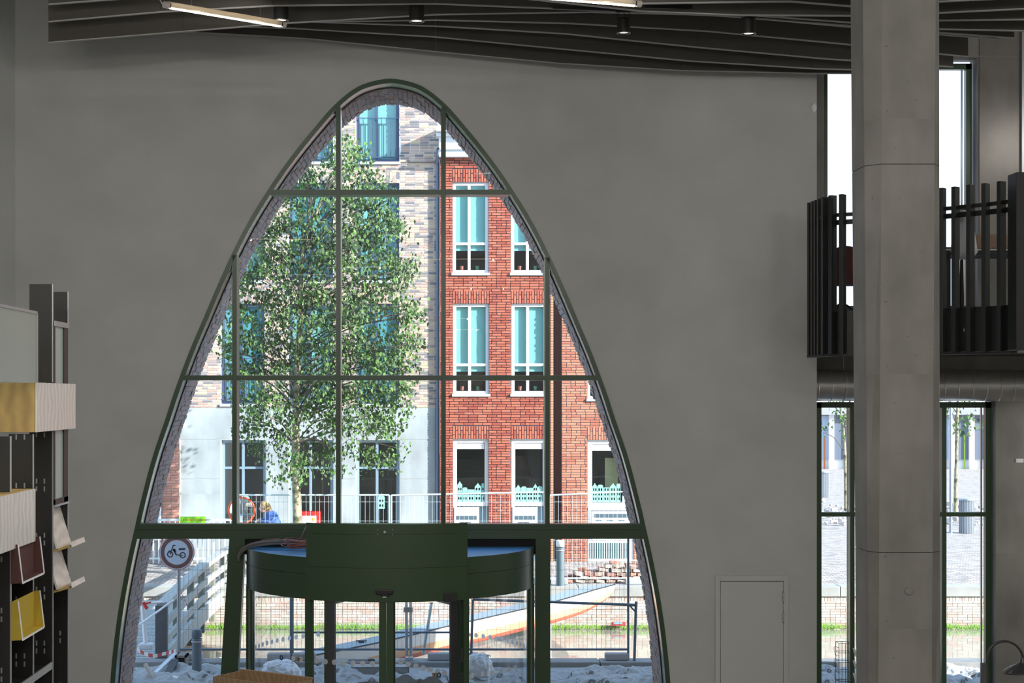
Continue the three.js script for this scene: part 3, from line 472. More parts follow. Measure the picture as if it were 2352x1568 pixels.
  const sticker = (deg, y, r, tri) => { const p = pos(r, deg, y), m = tri ? M([0.35, 0.2, 0.06], 0.6) : M([0.03, 0.08, 0.2], 0.6), s = tri ? new THREE.CylinderGeometry(0.045, 0.045, 0.003, 3).rotateX(Math.PI / 2) : new THREE.CylinderGeometry(0.036, 0.036, 0.003, 24).rotateX(Math.PI / 2); const o = mesh(tri ? 'warning_sticker' : 'round_sticker', s.rotateY(ang(deg)).translate(p.x, p.y, p.z), m, g); mesh('symbol', (tri ? bx(-0.004, -0.014, 0, 0.004, 0.016, 0.002) : bx(-0.006, -0.016, 0, 0.006, 0.018, 0.002)).rotateY(ang(deg)).translate(p.x, p.y, p.z + 0.003), tri ? mBlack : mWhite, o); };
  sticker(-35.3, 1.44, RR - 0.014, true); sticker(-44.5, 1.43, RR - 0.014, false); sticker(19.8, 1.25, RR - 0.2, true); sticker(21.8, 1.24, RR - 0.2, false);
  { const p = pos(RR + 0.01, 28.8, 1.45); for (const y of [1.42, 1.08]) mesh('lock_plate', bx(p.x - 0.02, y, p.z - 0.01, p.x + 0.02, y + 0.2, p.z + 0.008, 0.004), mSteelDark, g); }
}
{ // shade of the gap painted as a black sheet; cables over the drum
  const v = struct('gap_shade_1', 'black painted shade of the gap between the transom and the revolving door drum'); mesh('gap_shade_sheet', bx(X(541, D), Y(1257, D) - 0.1, -0.03, X(1230, D), Y(1237, D), -0.012), M([0.012, 0.012, 0.012], 0.9), v);
  const c = thing('cable_bundle', 'thick grey cables bending over the left end of the drum', 'cable');
  for (const [dy, dz] of [[0, 0], [-0.035, 0.05], [0.0, 0.07]]) { const p = (x, y, Z) => W(x, y, Z).add(V(0, dy, dz)); mesh('cable', tube([p(549, 1280, 23.62), p(552, 1268, 23.6), p(563, 1256, 23.55), p(590, 1246, 23.45), p(640, 1241, 23.4), p(705, 1243, 23.3), p(780, 1246, 23.2)], 0.02, 50, 10), M([0.2, 0.19, 0.18], 0.6), c); }
  const k = thing('wire_coil', 'tangled brown wire coil lying on the blue drum top', 'wire'); const m = M([0.28, 0.085, 0.06], 0.45);
  for (let i = 0; i < 6; i++) { const a = 0.16 + 0.02 * i, cx = X(700, 22.9), pts = []; for (let t = 0; t <= 20; t++) { const u = t / 20 * 6.28; pts.push(V(cx + Math.cos(u) * a * 1.25 + rr(-0.01, 0.01), 2.83 + 0.012 + 0.01 * i + 0.05 * Math.abs(Math.sin(u * 0.5 + i)) * (i % 3 === 0 ? 2.4 : 1), D - 22.95 + Math.sin(u) * a * 0.7)); } mesh('loop', tube(pts, 0.007, 80, 6), m, k); }
  mesh('loose_end', tube([W(600, 1240, 23.4), W(640, 1237, 23.3), W(655, 1245, 23.2), W(664, 1255, 23.1), W(676, 1259, 23.0)], 0.006, 30, 6), m, k); mesh('loose_end', tube([W(678, 1254, 23.0), W(690, 1236, 23), W(697, 1222, 23.1), W(704, 1206, 23.3)], 0.006, 30, 6), m, k);
}
{ // plywood crate by the door
  const Z = 20.2, g = thing('plywood_crate', 'open plywood crate standing in front of the revolving door', 'crate'), m = M([0.42, 0.3, 0.19], 0.7, { map: tWood });
  const a = W(553, 1540, Z), b = W(700, 1573, Z - 0.55), u = b.clone().sub(a).setY(0).normalize(), nrm = V(-u.z, 0, u.x).multiplyScalar(u.x > 0 ? -1 : 1); const h = Y(1540, Z);
  const P = (s, o) => V(a.x, 0, a.z).addScaledVector(u, s).addScaledVector(nrm, o), L = 1.1, dp = 0.5;
  const wall = (p, q) => { const c = beam(V(p.x, h / 2, p.z), V(q.x, h / 2, q.z), 0.018, h); return c; };
  mesh('board', wall(P(0, 0), P(L, 0)), m, g); mesh('board', wall(P(0, -dp), P(L, -dp)), m, g); mesh('board', wall(P(0, 0), P(0, -dp)), m, g); mesh('board', wall(P(L, 0), P(L, -dp)), m, g); mesh('rim', beam(P(-0.01, 0.01).setY(h + 0.01), P(L, 0.01).setY(h + 0.01), 0.04, 0.02), m, g);
  mesh('shelf_board', beam(P(0.02, -dp / 2).setY(h - 0.12), P(L - 0.02, -dp / 2).setY(h - 0.12), dp - 0.03, 0.018), m, g);
}
{ // reading lamp at the right
  const Z = 11, g = thing('reading_lamp', 'black arched reading lamp with a shallow shade', 'lamp'), P = (x, y) => W(x, y, Z);
  mesh('stem', tube([P(2267, 1640), P(2267, 1560), P(2268, 1510), P(2275, 1488), P(2292, 1475), P(2312, 1472), P(2332, 1480), P(2345, 1495), P(2351, 1512)], 0.009, 60, 10), M([0.02, 0.02, 0.022], 0.35), g);
  const b = P(2259, 1600); mesh('sleeve', bx(P(2254, 1522).x, 3.0, b.z - 0.02, P(2266, 1522).x, P(2254, 1522).y, b.z + 0.012, 0.004), M([0.05, 0.05, 0.055], 0.4), g);
  const s = P(2351, 1520), prof = [[0.004, 0.035], [0.018, 0.03], [0.026, 0.005], [0.05, -0.01], [0.1, -0.03], [0.138, -0.05], [0.142, -0.058], [0.128, -0.052], [0.05, -0.02], [0, -0.015]].map((q) => new THREE.Vector2(...q));
  mesh('lamp_shade', new THREE.LatheGeometry(prof, 40).rotateZ(0.13).translate(s.x, s.y, s.z), M([0.02, 0.02, 0.024], 0.3, { clearcoat: 0.6 }), g);
  mesh('base_post', bar(V(b.x, 0, b.z), V(b.x, 3.02, b.z), 0.02), mBlack, g);
}
{ // wire card rack by the window
  const Z = 22.6, g = thing('wire_card_rack', 'wire card rack standing by the lower window left of the column', 'rack'), m = M([0.06, 0.055, 0.055], 0.4, { metalness: 0.5 });
  const x0 = X(1927, Z), x1 = X(1956, Z), y1 = Y(1477, Z), z0 = D - Z, dz = 0.18; const bars = [];
  for (const x of [x0, (x0 + x1) / 2, x1]) for (const z of [z0, z0 - dz]) bars.push(bar(V(x, 0, z), V(x, y1, z), 0.004, 0.004, 6));
  mesh('upright_wires', bars, m, g);
  for (let y = y1, k = 0; y > 0.2; y -= 0.13, k++) mesh('ring_wire', [bar(V(x0, y, z0), V(x1, y, z0), 0.003, 0.003, 5), bar(V(x0, y, z0 - dz), V(x1, y, z0 - dz), 0.003, 0.003, 5), bar(V(x0, y, z0), V(x0, y, z0 - dz), 0.003, 0.003, 5), bar(V(x1, y, z0), V(x1, y, z0 - dz), 0.003, 0.003, 5)], m, g);
  for (let k = 0; k < 4; k++) { const y = y1 - 0.06 - k * 0.17; mesh('holder_wire', tube([V(x0, y, z0), V(x0 - 0.06, y + 0.02, z0), V(x0 - 0.045, y - 0.1, z0), V(x0, y - 0.11, z0)], 0.003, 16, 5), m, g);
    const c = thing('display_card', ['topmost', 'second', 'third', 'fourth'][k] + ' pale card on the right side of the wire rack', 'card', 'cards on the wire rack'); mesh('card', prism([[x1 + 0.012, y], [x1 + 0.05, y - 0.015], [x1 + 0.085, y - 0.135], [x1 + 0.05, y - 0.12]], z0, z0 - 0.004), M([0.6, 0.68, 0.74], 0.5), c); }
}
// ================= across the canal: houses =================
const ZH = 39.6;
const vc = (m) => { const c = m.clone(); c.vertexColors = true; c.color = lin(1, 1, 1); return c; };
// lays a wall of bricks round its openings; the first 300 whole stretchers are bricks of their own, the rest one piece of brickwork
function brickwork(parent, x0, x1, y0, y1, zf, holes, cols, rough, o = {}) {
  const c = o.course ?? 0.0625, L = o.len ?? 0.21, Hd = o.head ?? 0.1, j = o.joint ?? 0.011, th = 0.04, list = [];
  for (let r = 0, y = y0; y < y1 - c * 0.5; r++, y += c) {
    const yc = y + c / 2, cut = holes.filter((h) => yc > h[1] && yc < h[3]).sort((a, b) => a[0] - b[0]), runs = []; let s = x0;
    for (const h of cut) { if (h[0] > s) runs.push([s, Math.min(h[0], x1)]); s = Math.max(s, h[2]); } if (s < x1) runs.push([s, x1]);
    for (const [a, b] of runs) {
      let x = x0 + Math.floor((a - x0) / (L + j)) * (L + j) - (r % 2) * (L + j) / 2 - (hash(r, 3, 7) > 0.6 ? Hd : 0);
      while (x < b) { const l = hash(Math.round(x * 40) + 9999, r, 11) < (o.headers ?? 0.22) ? Hd : L, xa = Math.max(x, a + j / 2), xb = Math.min(x + l, b - j / 2); x += l + j; if (xb - xa > 0.03) list.push([xa, xb, y + j / 2, y + c - j / 2, Math.floor(R() * cols.length)]); }
    }
  }
  for (const q of o.extra ?? []) list.push(q);
  const near = o.near ?? [(x0 + x1) / 2, (y0 + y1) / 2];
  list.sort((p, q) => ((q[1] - q[0] > L * 0.9) - (p[1] - p[0] > L * 0.9)) || (Math.hypot(p[0] - near[0], p[2] - near[1]) - Math.hypot(q[0] - near[0], q[2] - near[1])));
  const mats = cols.map((k) => M(k, rough, { map: tBrick })), rest = cols.map(() => []);
  list.forEach((q, i) => {
    const w = q[1] - q[0], h = q[3] - q[2], z = zf - th / 2 + rr(-0.002, 0.003);
    if (i < 300) { const m = mesh(i ? 'brick_' + String(i).padStart(3, '0') : 'brick', unit, mats[q[4]], parent); m.position.set((q[0] + q[1]) / 2, (q[2] + q[3]) / 2, z); m.scale.set(w, h, th); }
    else rest[q[4]].push(new THREE.BoxGeometry(w, h, th).translate((q[0] + q[1]) / 2, (q[2] + q[3]) / 2, z));
  });
  rest.forEach((r, i) => { if (r.length) { const m = mesh('brickwork', r, mats[i], parent); m.userData.kind = 'stuff'; } });
}
const rect = (h) => [[h[0], h[1]], [h[2], h[1]], [h[2], h[3]], [h[0], h[3]]];
const pxr = (a, Z = ZH) => [X(a[0], Z), Y(a[3], Z), X(a[2], Z), Y(a[1], Z)];
// soldier course over an opening: upright bricks in pairs
function soldiers(h, n, hgt) { const out = [], w = (h[2] - h[0] + 0.02) / n; for (let i = 0; i < n; i++) { const x = h[0] - 0.01 + i * w, s = i % 2 ? 0.67 : 0.33; out.push([x + 0.008, x + w - 0.008, h[3] + 0.004, h[3] + hgt * s - 0.008, Math.floor(R() * 4)], [x + 0.008, x + w - 0.008, h[3] + hgt * s + 0.008, h[3] + hgt - 0.004, Math.floor(R() * 4)]); } return out; }
const mTeal = M([0.06, 0.3, 0.36], 0.8), mTealPale = M([0.17, 0.46, 0.46], 0.8), mRoom = M([0.52, 0.55, 0.54], 0.8);
const mFrameBlue = M([0.06, 0.085, 0.16], 0.4), mSill = M([0.45, 0.55, 0.6], 0.6), mPaint = M([0.82, 0.84, 0.86], 0.4), mFrameGrey = M([0.2, 0.3, 0.38], 0.45);
const F2 = (x0, y0, x1, y1, z0, z1) => bx(x0, y0, z0, x1, y1, z1);
function win(parent, h, zf, m, o = {}) { // frame set back in its opening, with sub-parts
  const [x0, y0, x1, y1] = h, z = zf - (o.set ?? 0.12), f = o.f ?? 0.07, b = 0.06;
  const w = mesh('window', [F2(x0, y0, x0 + f, y1, z - b, z), F2(x1 - f, y0, x1, y1, z - b, z), F2(x0 + f, y1 - f, x1 - f, y1, z - b, z), F2(x0 + f, y0, x1 - f, y0 + f, z - b, z)], m, parent);
  const xs = [x0 + f, ...(o.v ?? []).map((t) => x0 + (x1 - x0) * t), x1 - f], ys = [y0 + f, ...(o.h ?? []).map((t) => y0 + (y1 - y0) * t), y1 - f];
  for (const t of o.v ?? []) mesh('mullion', F2(x0 + (x1 - x0) * t - f * 0.45, y0 + f, x0 + (x1 - x0) * t + f * 0.45, y1 - f, z - b, z + 0.002), m, w);
  for (const t of o.h ?? []) mesh('transom', F2(x0 + f, y0 + (y1 - y0) * t - f * 0.4, x1 - f, y0 + (y1 - y0) * t + f * 0.4, z - b, z + 0.001), m, w);
  for (let i = 0; i + 1 < xs.length; i++) for (let j = 0; j + 1 < ys.length; j++) mesh('pane', F2(xs[i], ys[j], xs[i + 1], ys[j + 1], z - 0.04, z - 0.034), mGlass, w);
  // what hangs behind the glass
  const blind = o.blind ?? 0; if (blind > 0) mesh('blind', F2(x0 + f * 0.6, y1 - (y1 - y0) * blind, x1 - f * 0.6, y1 - f * 0.5, z - 0.1, z - 0.09), o.bm ?? mTealPale, w);
  { const e = 0.04, za = zf - 0.31, zb = zf - 3.2, t = 0.02; mesh('room', [F2(x0 - e, y0 - 0.02, x1 + e, y1 + 0.1, zb - t, zb), F2(x0 - e - t, y0 - 0.02, x0 - e, y1 + 0.1, zb, za), F2(x1 + e, y0 - 0.02, x1 + e + t, y1 + 0.1, zb, za), F2(x0 - e, y1 + 0.1, x1 + e, y1 + 0.1 + t, zb, za), F2(x0 - e, y0 - 0.02 - t, x1 + e, y0 - 0.02, zb, za)], mRoom, w); }
  if (o.sill) mesh('sill', F2(x0 - 0.03, y0 - 0.055, x1 + 0.03, y0 + 0.005, zf - 0.14, zf + 0.04), mSill, w);
  return w;
}
const skyline = (parent, x0, x1, y0, z, m) => { // row of little house shapes stuck on the glass
  const out = []; let x = x0, k = 0;
  while (x < x1 - 0.06) {
    const w = Math.min(rr(0.1, 0.17), x1 - x), h = rr(0.26, 0.42), p = [[x, y0], [x + w, y0], [x + w, y0 + h]], holes = [];
    if (k % 3 === 0) p.push([x + w * 0.65, y0 + h + 0.05], [x + w * 0.5, y0 + h + 0.09], [x + w * 0.35, y0 + h + 0.05]); else if (k % 3 === 1) p.push([x + w * 0.8, y0 + h + 0.03], [x + w * 0.2, y0 + h + 0.03]); p.push([x, y0 + h]);
    for (let yy = y0 + 0.05; yy < y0 + h - 0.07; yy += 0.11) for (const t of [0.15, 0.58]) holes.push(rect([x + w * t, yy, x + w * (t + 0.27), yy + 0.06]));
    out.push(prism(p, z, z - 0.003, holes)); x += w + 0.008; k++;
  }
  return mesh('house_sticker', out, m, parent);
};
const mSticker = M([0.25, 0.58, 0.52], 0.6);
{ // ---- pale brick apartment building with concrete plinth ----
  const g = thing('apartment_building', 'pale mixed brick apartment building with a concrete ground floor behind the tree', 'building');
  const zf = D - ZH, x0 = X(411.5, ZH), x1 = X(1010, ZH), yG = 1.0, yP = Y(936, ZH), yT = Y(-40, ZH);
  const holes = [[818, 150, 917, 372], [664, 150, 765, 372], [818, 420, 917, 645], [664, 420, 765, 645], [508, 420, 607, 645], [818, 697, 917, 928], [664, 697, 765, 928], [508, 697, 607, 928]].map((a) => pxr(a));
  const low = [[508, 1010, 610, 1225], [664, 1010, 765, 1225], [818, 1010, 917, 1225]].map((a) => pxr(a));
  const all = [...holes, ...low];
  mesh('wall_core', uvMetres(prism([[x0, yG], [x1, yG], [x1, yT], [x0, yT]], zf - 0.012, zf - 0.35, all.map(rect))), M([0.84, 0.82, 0.79], 0.95), g);
  const lint = holes.filter((h) => h[3] < yT - 1).map((h) => [h[0] - 0.01, h[3], h[2] + 0.01, h[3] + 0.27]);
  brickwork(g, x0, x1, yP, Y(120, ZH), zf, [...holes, ...lint], [[0.57, 0.45, 0.36], [0.49, 0.34, 0.28], [0.21, 0.205, 0.22], [0.63, 0.49, 0.33], [0.33, 0.28, 0.27], [0.56, 0.42, 0.36]], 0.9, { extra: holes.filter((h) => h[3] < yT - 1).flatMap((h) => soldiers(h, 13, 0.27)), near: [X(965, ZH), Y(560, ZH)], joint: 0.0155, headers: 0.18 });
  holes.forEach((h, i) => { const w = win(g, h, zf, mFrameBlue, { v: [0.47], blind: 0.98, bm: i % 2 ? mTeal : mTealPale, sill: true, f: 0.075, set: 0.07 });
    const rail = []; const yr = h[1] + (h[3] - h[1]) * 0.46; rail.push(F2(h[0], yr - 0.02, h[2], yr, zf - 0.03, zf), F2(h[0], h[1] + 0.1, h[2], h[1] + 0.13, zf - 0.03, zf)); for (let x = h[0] + 0.05; x < h[2]; x += 0.11) rail.push(F2(x, h[1] + 0.1, x + 0.014, yr, zf - 0.022, zf - 0.008)); mesh('railing', rail, mFrameBlue, g); });
  // curtains
  for (const h of [holes[0], holes[2]]) for (const t of [0.12, 0.56]) { const pts = []; const n = 16, xa = h[0] + (h[2] - h[0]) * t, xb = xa + 0.22; for (let i = 0; i <= n; i++) pts.push([xa + (xb - xa) * i / n, -(zf - 0.23 + 0.02 * Math.sin(i * 1.9))]); for (let i = n; i >= 0; i--) pts.push([pts[i][0], pts[i][1] + 0.006]); mesh('curtain', new THREE.ExtrudeGeometry(new THREE.Shape(pts.map((p) => new THREE.Vector2(...p))), { depth: h[3] - h[1] - 0.2, bevelEnabled: false }).rotateX(-Math.PI / 2).translate(0, h[1] + 0.1, 0), M([0.7, 0.74, 0.78], 0.8), g); }
  // concrete plinth panels with joints
  const mPl = M([0.62, 0.74, 0.82], 0.85, { map: tConcrete }), ys = [1010, 1100, 1225, 1300], gap = 0.008;
  const panel = (a, b, c, d) => mesh('plinth_panel', bx(X(a, ZH) + gap / 2, Math.max(yG, Y(d, ZH)) + gap / 2, zf - 0.2, X(b, ZH) - gap / 2, Y(c, ZH) - gap / 2, zf - 0.002, 0.003), mPl, g);
  for (const [a, b] of [[412, 640], [640, 792], [792, 1000]]) panel(a, b, 936, 1009);
  for (const [a, b] of [[412, 507], [611, 663], [766, 817], [918, 1000]]) { panel(a, b, 1009, 1100); panel(a, b, 1100, 1290); }
  low.forEach((h, i) => { panel(i === 0 ? 507 : i === 1 ? 663 : 817, i === 0 ? 611 : i === 1 ? 766 : 918, 1225, 1290); const w = win(g, h, zf, mFrameGrey, { v: [0.48], h: [0.7], f: 0.07, set: 0.14 }); if (i !== 1) skyline(w, h[0] + 0.52, h[0] + 0.68, h[1] + 0.58, zf - 0.17, mSticker); });
  mesh('corner_profile', bx(X(1000, ZH), yG, zf - 0.1, X(1010, ZH), yP, zf + 0.005), M([0.12, 0.17, 0.24], 0.5), g);
  mesh('string_course', bx(X(918, ZH), Y(373.5, ZH), zf - 0.02, x1, Y(372, ZH), zf + 0.015), M([0.15, 0.14, 0.14], 0.8), g);
}
const RED = [[0.4, 0.105, 0.065], [0.47, 0.14, 0.085], [0.34, 0.08, 0.055], [0.45, 0.155, 0.1]];
function whiteWindow(g, h, zf, top) {
  const w = win(g, h, zf, mPaint, { v: [0.46], h: [0.325], f: 0.075, set: 0.06, blind: 0.75, sill: true });
  for (const t of [0.25, 0.7]) mesh('pot_plant', [new THREE.CylinderGeometry(0.05, 0.04, 0.1, 10).translate(h[0] + (h[2] - h[0]) * t, h[1] + 0.14, zf - 0.3)], M(t < 0.5 ? [0.3, 0.12, 0.09] : [0.1, 0.3, 0.2], 0.7), w);
  return w;
}
function letterPanel(g, x0, x1, y0, y1, zf, n) {
  const p = mesh('letterbox_panel', bx(x0, y0, zf - 0.1, x1, y1, zf - 0.03, 0.004), mPaint, g), w = (x1 - x0 - 0.1) / n;
  const sl = []; for (const t of [0.72, 0.3]) for (let i = 0; i < n; i++) { const xa = x0 + 0.05 + i * w; sl.push(bx(xa + 0.01, y0 + (y1 - y0) * t, zf - 0.035, xa + w - 0.01, y0 + (y1 - y0) * t + 0.09, zf - 0.02)); sl.push(bx(xa + w * 0.15, y0 + (y1 - y0) * t - 0.09, zf - 0.035, xa + w * 0.7, y0 + (y1 - y0) * t - 0.06, zf - 0.027)); }
  mesh('letter_slot', sl, M([0.08, 0.13, 0.16], 0.4), p);
}
{ // ---- red brick house ----
  const g = thing('red_brick_house', 'red brick house with white windows and a white cornice', 'building');
  const Z = 39.45, zf = D - Z, x0 = X(1010.5, Z), x1 = X(1264, Z), yG = 1.0, yT = Y(362, Z);
  const up = [[1040, 418, 1122, 627], [1174, 418, 1256, 627], [1041, 697, 1123, 905], [1175, 697, 1256, 905]].map((a) => pxr(a, Z)), low = [[1041, 1008, 1122, 1162], [1175, 1008, 1256, 1162]].map((a) => pxr(a, Z));
  const door = [[1041, 1162, 1122, 1300], [1175, 1162, 1256, 1300]].map((a) => pxr(a, Z)).map((h) => [h[0], yG, h[2], h[3]]);
  const full = low.map((h) => [h[0], yG, h[2], h[3]]);
  mesh('wall_core', uvMetres(prism([[x0, yG - 0.02], [x1, yG - 0.02], [x1, yT + 0.7], [x0, yT + 0.7]], zf - 0.02, zf - 0.3, [...up, ...low.map((h) => [h[0], yG, h[2], h[3]])].map(rect))), M([0.1, 0.105, 0.12], 0.95), g);
  const lint = [...up, ...low].map((h) => [h[0] - 0.01, h[3], h[2] + 0.01, h[3] + 0.31]);
  brickwork(g, x0, x1, yG, yT, zf, [...up, ...full, ...lint], RED, 0.88, { extra: [...up, ...low].flatMap((h) => soldiers(h, 14, 0.31)), near: [X(1145, Z), Y(700, Z)], joint: 0.015 });
  up.forEach((h) => whiteWindow(g, h, zf));
  low.forEach((h, i) => { const w = win(g, h, zf, mPaint, { f: 0.09, set: 0.07 }); mesh('roller_box', bx(h[0] + 0.1, h[3] - 0.24, zf - 0.16, h[2] - 0.1, h[3] - 0.1, zf - 0.09), mPaint, w); skyline(w, h[0] + 0.1, h[2] - 0.1, h[1] + 0.1, zf - 0.095, mSticker);
    letterPanel(g, h[0] + 0.02, h[2] - 0.22, yG + 0.25, h[1] - 0.03, zf, 1); mesh('door_jamb', bx(h[0], yG, zf - 0.15, h[0] + 0.09, h[1], zf - 0.09), mPaint, g); mesh('door_leaf', bx(h[0] + 0.09, yG, zf - 0.2, h[2], h[1], zf - 0.16), M([0.2, 0.33, 0.42], 0.5), g); });
  // cornice
  for (const [a, b, d] of [[362, 347, 0.18], [346.5, 318, 0.24], [317.5, 309, 0.34], [308, 296, 0.5]]) mesh('cornice_board', bx(X(1008, Z) - (d > 0.3 ? 0.06 : 0), Y(a, Z), zf - 0.3, x1, Y(b, Z), zf + d, 0.006), M([0.78, 0.83, 0.86], 0.5), g);
  mesh('downpipe', [bar(V(X(1007, Z) - 0.02, yG, zf - 0.1), V(X(1007, Z) - 0.02, Y(375, Z), zf - 0.1), 0.035, 0.035, 12), tube([V(X(1007, Z) - 0.02, Y(376, Z), zf - 0.1), V(X(1004, Z), Y(362, Z), zf + 0.1), V(X(1006, Z), Y(345, Z), zf + 0.3)], 0.04, 12, 10)], M([0.13, 0.18, 0.26], 0.5), g);
}
{ // ---- second red brick house at the right ----
  const g = thing('red_brick_house', 'paler red brick house at the right end of the row, beyond the dark joint', 'building');
  const Z = 39.5, zf = D - Z, x0 = X(1290, Z), xs = X(1265, Z), xg = X(1271, Z), x1 = X(1560, Z), yG = 1.0, yT = Y(430, Z);
  const up = [[1350, 830, 1440, 916], [1480, 830, 1540, 916]].map((a) => pxr(a, Z)), low = [[1350, 1010, 1455, 1165]].map((a) => pxr(a, Z)), full = low.map((h) => [h[0], yG, h[2], h[3]]);
  mesh('wall_core', uvMetres(prism([[x0, yG - 0.02], [x1, yG - 0.02], [x1, yT], [x0, yT]], zf - 0.012, zf - 0.3, [...up, ...full].map(rect))), M([0.16, 0.15, 0.16], 0.95), g);
  mesh('side_strip', bx(xs, yG, zf - 0.3, xg, yT, zf - 0.012), M([0.16, 0.15, 0.16], 0.95), g); mesh('joint_back', bx(xg, yG, zf - 0.34, x0, yT, zf - 0.3), M([0.2, 0.1, 0.08], 0.95), g);
  const lint = [...up, ...low].map((h) => [h[0] - 0.01, h[3], h[2] + 0.01, h[3] + 0.31]);
  brickwork(g, x0, x1, yG, Y(500, Z), zf, [...up, ...full, ...lint], [[0.5, 0.19, 0.115], [0.56, 0.25, 0.15], [0.45, 0.15, 0.095], [0.54, 0.24, 0.16]], 0.88, { extra: low.flatMap((h) => soldiers(h, 17, 0.31)), near: [X(1325, Z), Y(950, Z)], joint: 0.015, headers: 0.4 });
  { const e = []; for (let y = yG; y < Y(500, Z); y += 0.0625) e.push(bx(xs, y + 0.006, zf - 0.04, xg, y + 0.057, zf)); mesh('strip_brickwork', e, M([0.62, 0.26, 0.15], 0.9), g).userData.kind = 'stuff'; }
  up.forEach((h) => win(g, h, zf, mPaint, { f: 0.07, v: [0.5], sill: true, blind: 0.6 }));
  low.forEach((h) => { const w = win(g, h, zf, mPaint, { f: 0.11, set: 0.07, v: [0.82] }); mesh('roller_box', bx(h[0] + 0.12, h[3] - 0.26, zf - 0.16, h[2] - 0.1, h[3] - 0.12, zf - 0.09), mPaint, w); skyline(w, h[0] + 0.12, h[2] - 0.3, h[1] + 0.12, zf - 0.095, mSticker); mesh('curtain_panel', bx(h[0] + 0.46, h[1] + 0.1, zf - 0.5, h[0] + 0.78, h[3] - 0.45, zf - 0.49), M([0.42, 0.46, 0.25], 0.8), w);
    letterPanel(g, h[0] + 0.1, X(1500, Z), yG + 0.5, h[1] - 0.03, zf, 5); mesh('ledge', bx(h[0], h[1] - 0.06, zf - 0.1, X(1500, Z), h[1], zf + 0.01), mPaint, g); });
  { const h = [X(1350, Z), yG + 0.03, X(1470, Z), yG + 0.48]; mesh('basement_window', bx(h[0] - 0.05, h[1] - 0.05, zf - 0.05, h[2], h[3], zf - 0.03), mPaint, g); const s = mesh('basement_glass', bx(h[0] + 0.05, h[1] + 0.04, zf - 0.03, h[2] - 0.3, h[3] - 0.04, zf - 0.02), M([0.12, 0.22, 0.22], 0.2), g); const b = []; for (let x = h[0] + 0.06; x < h[2] - 0.3; x += 0.055) b.push(bx(x, h[1] + 0.04, zf - 0.02, x + 0.012, h[3] - 0.04, zf - 0.008)); mesh('grille', b, mPaint, g); }
}
{ // ---- sliver of a red house at the far left ----
  const g = thing('red_brick_house', 'narrow slice of a red brick house left of the concrete plinth', 'building'); const Z = 39.3, zf = D - Z, x0 = X(372, Z), x1 = X(411, Z), yG = 1.0, yT = Y(700, Z);
  mesh('wall_core', bx(X(60, Z), yG, zf - 0.3, x1, yT, zf - 0.012), M([0.4, 0.38, 0.38], 0.95), g); brickwork(g, x0, x1, yG, Y(930, Z), zf, [], [[0.6, 0.28, 0.2], [0.66, 0.34, 0.24], [0.55, 0.24, 0.17], [0.62, 0.3, 0.22]], 0.9, {});
  win(g, pxr([320, 1140, 371, 1240], Z), zf + 0.1, mPaint, { f: 0.06, set: 0.02, v: [0.5] });
}
